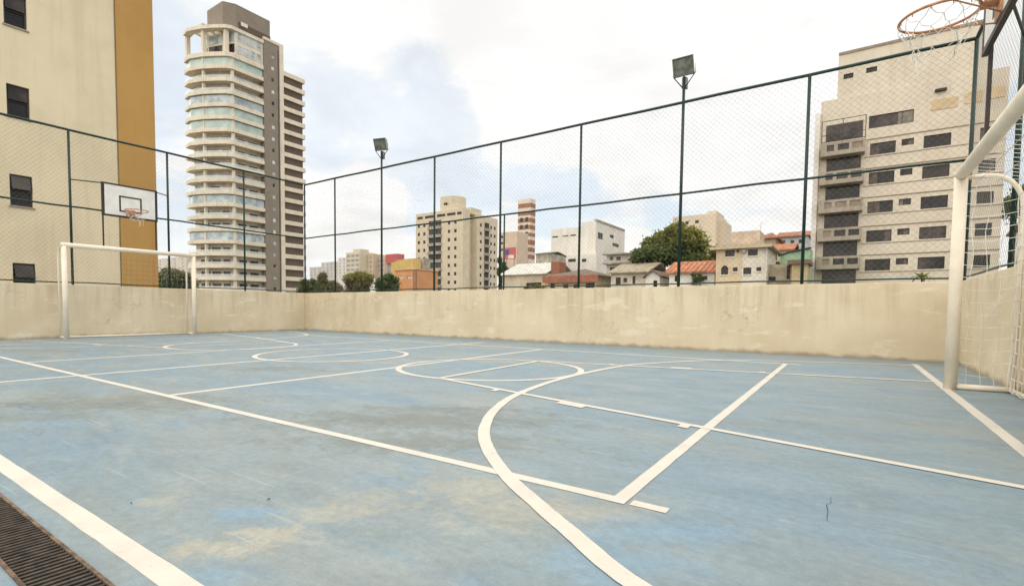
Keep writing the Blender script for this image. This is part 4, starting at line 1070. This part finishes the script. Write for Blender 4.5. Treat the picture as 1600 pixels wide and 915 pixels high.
# --- striped tower and its neighbour
st = thing('striped_tower', 'narrow white tower with brown horizontal stripes in the distance', 'tower', (-135, 228, 0))
sy = 226.0; sx0, sx1 = onY(809, 350, sy)[0], onY(828.5, 350, sy)[0]; stz = onY(820, 311, sy)[2]
block(st, 'wall', sx0, sx1, sy, sy+5, -.35, stz, mat('pale_pink_render', (0.70, 0.60, 0.50), .85, .05, .2), (), ())
STR = mat('brown_stripe', (0.33, 0.17, 0.10), .8, .12, .4)
for (ya, yb) in ((318, 324), (330, 336), (341, 347), (352, 358), (364, 369), (375, 382), (387, 393), (398, 404)):
    a, b = onY(820, yb, sy)[2], onY(820, ya, sy)[2]
    slab(st, 'stripe', sx0+.3, sx1+.2, sy-.25, sy+4.8, a, b, STR)
for i in range(7):
    zz = onY(820, 340+i*11.3-2, sy)[2]
    for xa in (813, 821): 
        a = onY(xa, 360, sy)[0]; slab(st, 'window', a, a+1.6, sy-.30, sy-.255, zz-2.6, zz-.6, GLASS3)
nb_ = thing('apartment_block', 'plain peach block between the beige apartment block and the striped tower', 'building', (-130, 205, 0))
q = wpx(780, 361, 808, 420, 205.0); block(nb_, 'wall', q[0], q[1], 205.0, 215, -.35, q[3], mat('peach_block', (0.62, 0.48, 0.36), .85, .06, .3), [wpx(783, y_, 786, y_+4, 205.0) for y_ in (368, 378, 388)], (), mull=0)
sg_ = thing('advertising_panel', 'red and blue panel on a rooftop left of the striped tower', 'billboard', (-70, 110, 0))
q = wpx(789, 386, 805, 405, 110.0); slab(sg_, 'panel', q[0], q[1], 110, 110.3, q[2], q[3], PINKR)
q2 = wpx(789.5, 390, 795, 398, 110.0); slab(sg_, 'blue_field', q2[0], q2[1], 109.93, 109.997, q2[2], q2[3], BLUEP)
q3 = wpx(794, 396, 803, 404, 110.0); slab(sg_, 'white_field', q3[0], q3[1], 109.95, 109.997, q3[2], q3[3]-.3, WHITEB)
for a in (q[0]+.3, q[1]-.5): slab(sg_, 'leg', a, a+.2, 110.05, 110.25, -.35, q[2], GREYC)

# --- peach apartments behind the tree
pa = thing('apartment_block', 'peach apartment building with three small windows rising behind the big tree', 'building', (-30, 125, 0))
py_ = 126.0; px0, px1 = onY(1051, 345, py_)[0], onY(1119, 345, py_)[0]
block(pa, 'wall', px0, px1, py_, py_+12, -.35, onY(1085, 336, py_)[2], mat('warm_peach_render', (0.66, 0.55, 0.41), .85, .05, .2), [wpx(1070.5, 345.5, 1076, 351, py_), wpx(1086, 343.5, 1092, 349, py_), wpx(1086.5, 357.5, 1092, 362, py_)], (), mull=0)
slab(pa, 'roof_block', onY(1104, 340, py_)[0], px1-.003, py_+.3, py_+9, onY(1085, 336, py_)[2]+.003, onY(1110, 329.5, py_)[2], MATS['warm_peach_render'])
slab(pa, 'rear_wing', px1+.003, onY(1132, 345, py_+3)[0], py_+3, py_+12, -.35, onY(1126, 345, py_+3)[2], MATS['warm_peach_render'])

# --- houses climbing the slope between the two-storey house and the right building
def small_house(label, xa, xb, ytop, ybot, yeave, Y, wm, rm2, ops=(), roof='gable', dep=7):
    t = thing('house', label, 'house', (onY((xa+xb)/2, 400, Y)[0], Y, 0))
    a, b = onY(xa, yeave, Y)[0], onY(xb, yeave, Y)[0]; zE = onY((xa+xb)/2, yeave, Y)[2]
    block(t, 'wall', a, b, Y, Y+dep, -.35, zE, wm, [wpx(*o, Y) for o in ops], ())
    zR = onY((xa+xb)/2, ytop, Y+dep/2)[2]
    (gable_roof if roof == 'gable' else hip_roof)(t, 'roof', a, b, Y, Y+dep, zE+.03, zR, rm2)
    return t
small_house('house with dark red roof directly behind the two-storey house', 1188, 1212, 363.5, 400, 372, 70, mat('tan_render', (0.50, 0.42, 0.30), .85, .1, .8), REDROOF, roof='hip')
small_house('pale blue house with red roof on the slope beside the right building', 1217, 1262, 362, 395, 369, 84, mat('pale_blue_render', (0.55, 0.58, 0.60), .85, .08, .8), REDROOF, ((1221, 375, 1227, 379), (1235, 375, 1241, 381), (1248, 374, 1253, 380)))
small_house('house with orange red roof above the mint green one', 1204, 1236, 381, 410, 390, 62, mat('sand_render', (0.58, 0.49, 0.33), .85, .1, .8), ORANGE, ((1207, 396, 1214, 407),))
gn = thing('house', 'mint green house wall with dark sloping roof edge beside the right building', 'house', (-3.6, 57, 0))
q = wpx(1219, 388, 1266, 412, 57.0)
m = MB(); xa, xb = q[0], q[1]; z1, z2 = onY(1222, 397, 57)[2], onY(1262, 388, 57)[2]
m.v = [(xa, 57, -.35), (xb, 57, -.35), (xb, 57, z2), ((xa*.75+xb*.25), 57, z2-.35), (xa, 57, z1)]; m.f = [(0, 1, 2, 3, 4)]; m.m = [0]
m.quad((xb, 57, -.35), (xb, 61, -.35), (xb, 61, z2), (xb, 57, z2)); m.quad((xa, 61, -.35), (xa, 57, -.35), (xa, 57, z1), (xa, 61, z1)); m.build('wall', GREENW, gn)
m = MB(); m.tube([(xa-.2, 56.9, z1-.15), ((xa*.75+xb*.25), 56.9, z2-.3), (xb+.1, 56.9, z2+.05)], .09, 5); m.build('roof_edge', DARKW, gn)
m = MB(); m.quad((xa-.1, 57, z1), (xb, 57, z2), (xb, 61, z2+.1), (xa-.1, 61, z1+.1)); m.build('roof', BROWNROOF, gn)
yw = thing('outbuilding', 'small ochre outbuilding with brown flat roof at the foot of the mint green house', 'shed', (-3.4, 50, 0))
q = wpx(1236, 412, 1262, 446, 50.0); block(yw, 'wall', q[0], q[1], 50.0, 53.5, -.35, q[3], mat('ochre_yard_render', (0.52, 0.41, 0.23), .85, .12, 1), (wpx(1230, 1, 1231, 2, 50) if False else ()), ())
slab(yw, 'flat_roof', q[0]-.3, q[1]+.2, 49.7, 53.6, q[3]+.003, q[3]+.35, mat('brown_slab', (0.22, 0.15, 0.10), .85, .15, 1))
gw = thing('garden_wall', 'beige yard wall with dark doorway between two-storey house and ochre outbuilding', 'wall', (-5.2, 51.5, 0))
q = wpx(1200, 412, 1237, 446, 51.5); block(gw, 'wall', q[0], q[1], 51.5, 51.9, -.35, q[3], mat('dusty_yard_render', (0.50, 0.42, 0.31), .9, .2, 1.2), [wpx(1200.8, 432, 1212, 439, 51.5), wpx(1229, 415, 1235, 436, 51.5)], (), glass=(DARKW,))

# --- distant left: orange building, yellow roof, towers
ob_ = thing('building', 'orange building with brown pier below the beige apartment block', 'building', (-60, 85, 0))
q = wpx(617, 421, 650, 452, 85.0); oyb = onX(684, 430, q[1])[1]
block(ob_, 'wall', q[0], q[1], 85.0, oyb, -.35, q[3], ORWALL, [wpx(622, 431, 630, 436, 85.0), wpx(636, 431, 644, 436, 85.0)], (), glass=(PINKB,), frame=STR)
a = q[1]-.6; slab(ob_, 'pier', a, a+.9, 84.6, 84.997, -.35, q[3]-.2, STR)
slab(ob_, 'cornice', q[0]-.2, q[1]+.2, 84.7, oyb, q[3]+.003, q[3]+.25, mat('pale_orange_cornice', (0.66, 0.42, 0.24), .8, .1))
yb_ = thing('building', 'building with curved yellow roof left of the beige apartment block', 'building', (-75, 100, 0))
q = wpx(611, 404, 646, 424, 100.0)
m = MB(); n = 10; ps = [(q[0]+(q[1]-q[0])*i/n, q[2]+1.2+(q[3]-q[2]-1.2)*(.45+.55*math.sin(math.pi*(.15+.85*i/n)*.6))) for i in range(n+1)]
for (xa, za), (xb, zb) in zip(ps[:-1], ps[1:]):
    m.quad((xa, 100, -.35), (xb, 100, -.35), (xb, 100, zb), (xa, 100, za)); m.quad((xa, 100, za), (xb, 100, zb), (xb, 103, zb), (xa, 103, za))
m.quad((q[1], 100, -.35), (q[1], 103, -.35), (q[1], 103, ps[-1][1]), (q[1], 100, ps[-1][1])); m.build('hall', YELLOW, yb_)
slab(yb_, 'grey_ridge', onY(622, 400, 104)[0], q[1]+.6, 103.2, 106, q[3]-2.5, q[3]+.5, GREYC)
rd = thing('rooftop_box', 'plain red box standing above the curved yellow roof', 'box', (-85, 112, 0))
q = wpx(602.5, 396, 621, 412, 113.0); slab(rd, 'box', q[0], q[1], 113, 116, q[2], q[3], PINKR); slab(rd, 'support', q[0]+.3, q[1]-.3, 113.4, 115.6, -.35, q[2]-.003, GREYC)
wh = thing('house', 'small white house among the dark shrubs left of the orange building', 'house', (-75, 80, 0))
q = wpx(565, 433, 592, 452, 80.0); block(wh, 'wall', q[0], q[1], 80.0, 88, -.35, q[3], WHITEB, [wpx(589, 430, 591.5, 436, 80.0)] if False else [wpx(570, 440, 574, 445, 80)], ())
slab(wh, 'roof_slab', q[0]-.3, q[1]+.3, 79.7, 88.2, q[3]+.003, q[3]+.3, GREYC)
def far_block(label, xa, xb, yt, Y, m_, rows, cols, extra=None, dep=15, w=2.2, h=1.6):
    t = thing('far_apartment_block', label, 'building', (onY((xa+xb)/2, 430, Y)[0], Y, 0), 'blocks on the far skyline')
    a, b = onY(xa, 430, Y)[0], onY(xb, 430, Y)[0]; zt = onY((xa+xb)/2, yt, Y)[2]
    ops = []
    for i in range(rows):
        for j in range(cols):
            u = a+(b-a)*(j+.5)/cols; z = zt-3.2-i*3.1
            ops.append((u-w/2, u+w/2, z, z+h))
    block(t, 'wall', a, b, Y, Y+dep, -.35, zt, m_, ops, (), mull=0, subs=False, glass=(HAZEW,), frame=HAZEW)
    if extra:
        for (c, d, yy) in extra: slab(t, 'roof_block', onY(c, 430, Y)[0], onY(d, 430, Y)[0], Y+.5, Y+8, zt+.003, onY((c+d)/2, yy, Y)[2], m_)
    return t
CB = mat('far_cream_block', (0.62, 0.54, 0.40), .85, .06, .1)
far_block('cream stepped apartment block in the distance left of the red box', 541, 562, 394, 230, CB, 10, 3, [(551, 562, 389)], w=3.5)
far_block('lower tan apartment block joined to the right of the cream stepped block', 562.5, 583, 397, 236, mat('far_tan_block', (0.56, 0.45, 0.33), .85, .08, .1), 8, 3, [(563, 571, 394)])
far_block('pale grey block on the skyline above the olive brown tree', 502, 528, 409, 330, HAZEB, 5, 4, w=2.6)
far_block('lower pale block at the skyline beside the tower foot', 484, 501, 417, 340, HAZEB, 3, 3, w=2.6)
far_block('small brownish block on the skyline left of the red box', 590, 601, 402, 240, mat('far_rose_block', (0.52, 0.42, 0.34), .85, .06, .1), 3, 2, [(594, 601, 399)])
far_block('pale block far behind the left goal right of the ochre stripe', 246, 292, 402, 210, mat('far_peach_block', (0.62, 0.55, 0.46), .85, .06, .1), 4, 4)
far_block('narrow hazy white block touching the left side of the cream stepped block', 528, 541, 402, 320, mat('far_white_block', (0.66, 0.63, 0.58), .85, .06, .1), 6, 2)

# --- beyond the right wall
ho = thing('house', 'house with orange roof beyond the right wall behind the near goal', 'house', (11, 38, 0))
q = (onY(1580, 400, 53)[0], onY(1580, 400, 53)[0]+9); block(ho, 'wall', q[0], q[1], 44.0, 53, -.35, onY(1590, 356, 49)[2], WHITEB, [(q[0]+1, q[0]+2.2, 4.2, 5.4), (q[0]+4, q[0]+5.2, 4.2, 5.4)], ())
gable_roof(ho, 'roof', q[0], q[1], 44.0, 53, onY(1590, 355, 49)[2], onY(1590, 338, 49)[2], ORANGE, .3)
slab(ho, 'side_window', q[0]-.05, q[0]-.003, 47.5, 49.0, 4.4, 5.6, GLASS3)

# ------------------------------------------------------------------ vegetation
def leaves(centres, radii, n, size, mat_, parent, name='crown', flat=.75):
    """n leaf-sized faces scattered round clump centres"""
    C_ = np.array(centres); R_ = np.array(radii); pick = rng.integers(0, len(C_), n)
    d = rng.normal(size=(n, 3)); d /= np.linalg.norm(d, axis=1)[:, None]
    rad = R_[pick]*(rng.random(n)**0.5)*(1+.5*(rng.random(n) < .12))
    P = C_[pick]+d*rad[:, None]*np.array([1, 1, flat])
    a = rng.normal(size=(n, 3))+d*.4; a /= np.linalg.norm(a, axis=1)[:, None]
    b = np.cross(a, rng.normal(size=(n, 3))); b /= np.linalg.norm(b, axis=1)[:, None]
    s = size*(.6+.8*rng.random(n)); a *= s[:, None]; b *= (s*.5)[:, None]
    off = np.array(ROOT[parent.name][:]) if parent else np.zeros(3)
    V = np.stack([P-a, P+b*.9-a*.1, P+a, P-b*.9+a*.1], 1).reshape(-1, 3)-off
    me = bpy.data.meshes.new(name); me.vertices.add(4*n); me.vertices.foreach_set('co', V.astype(np.float32).ravel())
    me.loops.add(4*n); me.loops.foreach_set('vertex_index', np.arange(4*n, dtype=np.int32))
    me.polygons.add(n); me.polygons.foreach_set('loop_start', np.arange(0, 4*n, 4, dtype=np.int32)); me.polygons.foreach_set('loop_total', np.full(n, 4, dtype=np.int32))
    me.materials.append(mat_); me.update(); me.validate()
    o = bpy.data.objects.new(name, me); COL.objects.link(o); o.parent = parent
    return o
def tree(label, base, h, crown, nclump, nleaf, size, mat_, name='tree', rc=.28, trunk_r=.18, group=None, mat2=None):
    """crown = (cx, cy, cz, rx, ry, rz)"""
    t = thing(name, label, 'tree' if name != 'shrub' else 'shrub', base, group)
    cx, cy, cz, rx, ry, rz = crown; cs = []; rs = []
    if name != 'shrub': rx, ry, rz = rx*1.12, ry*1.12, rz*1.08
    lobes = [(np.zeros(3), .62)]+[(lambda v: (v/np.linalg.norm(v)*np.array([.62, .62, .55])*rng.uniform(.75, 1.0), rng.uniform(.26, .46)))(rng.normal(size=3)+np.array([0, 0, .35])) for _ in range(9)]
    while len(cs) < nclump:
        lc, lr = lobes[rng.integers(0, len(lobes))]
        p = rng.normal(size=3); p = lc+p/np.linalg.norm(p)*lr*rng.random()**.4
        if p[2] < -.8: continue
        cs.append((cx+p[0]*rx, cy+p[1]*ry, cz+p[2]*rz)); rs.append(rc*min(rx, rz)*(.6+.8*rng.random()))
    m = MB(); b = Vector(base)
    m.tube([b, b+Vector((.1, .05, (cz-rz*.6-b.z)*.5)), Vector((cx, cy, cz-rz*.3)), Vector((cx+.1, cy, cz+rz*.3))], [trunk_r, trunk_r*.8, trunk_r*.6, trunk_r*.2], 8)
    for i in range(min(14, nclump)):
        c = Vector(cs[i]); s = Vector((cx, cy, cz-rz*.45)); m.tube([s, (s+c)/2+Vector((0, 0, -.1*rz)), c], [trunk_r*.45, trunk_r*.3, trunk_r*.08], 5)
    m.build('trunk', BARK, t, True)
    leaves(cs, rs, nleaf, size, mat_, t)
    if mat2: # lighter leaf colour on the top clumps, painting in light from above
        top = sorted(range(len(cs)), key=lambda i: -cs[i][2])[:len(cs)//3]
        leaves([(cs[i][0], cs[i][1], cs[i][2]+rs[i]*.4) for i in top], [rs[i] for i in top], nleaf//2, size, mat2, t, 'lit_top_leaves')
    return t
P = at(1040, 405, 62)
tree('large leafy green tree between the white building and the two-storey house', (P[0]+1.0, P[1], -.35), 11, (P[0]-.1, P[1], P[2]-.1, 5.5, 4.6, 3.7), 150, 32000, .23, LEAF_D, rc=.24, mat2=LEAF_Y)
P = at(1120, 400, 58); tree('thin yellow-green tree beside the two-storey house', (P[0], P[1], -.35), 8, (P[0]-.4, P[1], P[2]-.2, 1.5, 1.4, 1.7), 24, 4500, .13, LEAF_Y, trunk_r=.1)
P = at(1094, 436, 47); tree('small dark bush growing in front of the orange roofed house', (P[0], P[1], -.35), 4, (P[0], P[1], P[2]+.1, .7, .7, .75), 16, 2600, .09, LEAF_D, 'shrub', trunk_r=.05)
P = at(1222, 412, 53); tree('low green bush under the mint green house', (P[0], P[1], -.35), 5, (P[0], P[1], P[2]-.2, .8, .6, .55), 12, 1800, .09, LEAF_D, 'shrub', trunk_r=.05)
P = at(270, 440, 60); tree('dark green tree behind the right half of the far goal', (P[0], P[1], -.35), 6, (P[0], P[1], P[2]-.6, 2.6, 2.3, 2.3), 70, 16000, .16, LEAF_D, mat2=LEAF_O)
P = at(484, 446, 75); tree('dark green tree at the foot of the tower beside the fence corner', (P[0], P[1], -.35), 6, (P[0], P[1], P[2]-1.2, 1.9, 2.2, 3.2), 60, 14000, .18, LEAF_D)
P = at(511, 444, 80); tree('olive brown tree right of the fence corner', (P[0], P[1], -.35), 6, (P[0], P[1], P[2]-1.4, 2.1, 2.2, 4.0), 70, 14000, .17, LEAF_O)
P = at(553, 442, 95); tree('dull green tree in front of the cream stepped block', (P[0], P[1], -.35), 6, (P[0], P[1], P[2]-1.0, 3.4, 2.6, 3.4), 70, 14000, .19, LEAF_O, mat2=LEAF_Y)
P = at(604, 440, 70); tree('dark tree between small white house and orange building', (P[0], P[1], -.35), 6, (P[0], P[1], P[2]-.6, 1.5, 1.5, 2.4), 60, 12000, .15, LEAF_D)
P = at(784, 424, 95); tree('narrow dark tree left of the striped tower', (P[0], P[1], -.35), 8, (P[0], P[1], P[2]-1.2, 1.2, 1.4, 4.4), 60, 12000, .17, LEAF_D)
P = at(1606, 312, 60); tree('green tree beyond the right fence above an orange roof', (P[0], P[1], -.35), 11, (P[0]+1.6, P[1], P[2]-.6, 3.6, 3.0, 2.9), 80, 18000, .17, LEAF_D, mat2=LEAF_Y)
P = at(836, 446, 50); tree('low yellow-green bush below the brown hipped roof', (P[0], P[1], -.35), 4, (P[0], P[1], P[2]-.2, 1.6, .8, .5), 20, 2600, .09, LEAF_Y, 'shrub', trunk_r=.05)

# fern-like plant showing above the wall at the right
pl = thing('leafy_plant', 'small palm-like plant poking above the wall in front of the right building', 'plant', (4.3, 40, -.35))
P = at(1441, 428, 40); ROOT[pl.name] = Vector((P[0], P[1], -.35)); pl.location = (P[0], P[1], -.35)
m = MB(); m.tube([(P[0], P[1], -.35), (P[0], P[1], P[2]-.3)], .06, 6); m.build('stem', BARK, pl, True)
for i in range(20):
    a = i*2.4; r_ = .75+.2*math.sin(i); m = MB(); c = Vector((P[0], P[1], P[2]-.35))
    prev = None
    for s_ in range(7):
        q = s_/6; p_ = c+Vector((math.cos(a)*r_*q, math.sin(a)*r_*q, .75*q-.75*q*q*(0.4+.5*(i % 3))))
        wv = Vector((-math.sin(a), math.cos(a), 0))*.11*math.sin(math.pi*(.12+.86*q))
        cur = (p_-wv, p_+wv+Vector((0, 0, .02)))
        if prev: m.quad(prev[0], cur[0], cur[1], prev[1])
        prev = cur
    m.build('frond', LEAF_Y if i % 2 else LEAF_D, pl)

# dry leaves lying on the court
for i, (lx_, ly_, lab) in enumerate(((420, 780, 'small dry brown leaf lying on the worn blue floor left of centre'), (205, 787, 'tiny dark leaf speck on the floor near the drain'))):
    d = ray(lx_, ly_); g = d*(-H/d[2]); m = MB(); r_ = .012 if i == 0 else .006
    m.v = [(g[0]-r_, g[1], .003), (g[0]-r_*.2, g[1]-r_*.5, .006), (g[0]+r_, g[1]+r_*.1, .010), (g[0]-r_*.1, g[1]+r_*.55, .004), (g[0], g[1], .0025)]
    m.f = [(0, 1, 4), (1, 2, 4), (2, 3, 4), (3, 0, 4)]; m.m = [0]*4
    tag(m.build('dry_leaf', mat('dry_leaf_brown', (0.10, 0.06, 0.035), .8, .2)), lab, 'leaf', 'dry leaves on the court')
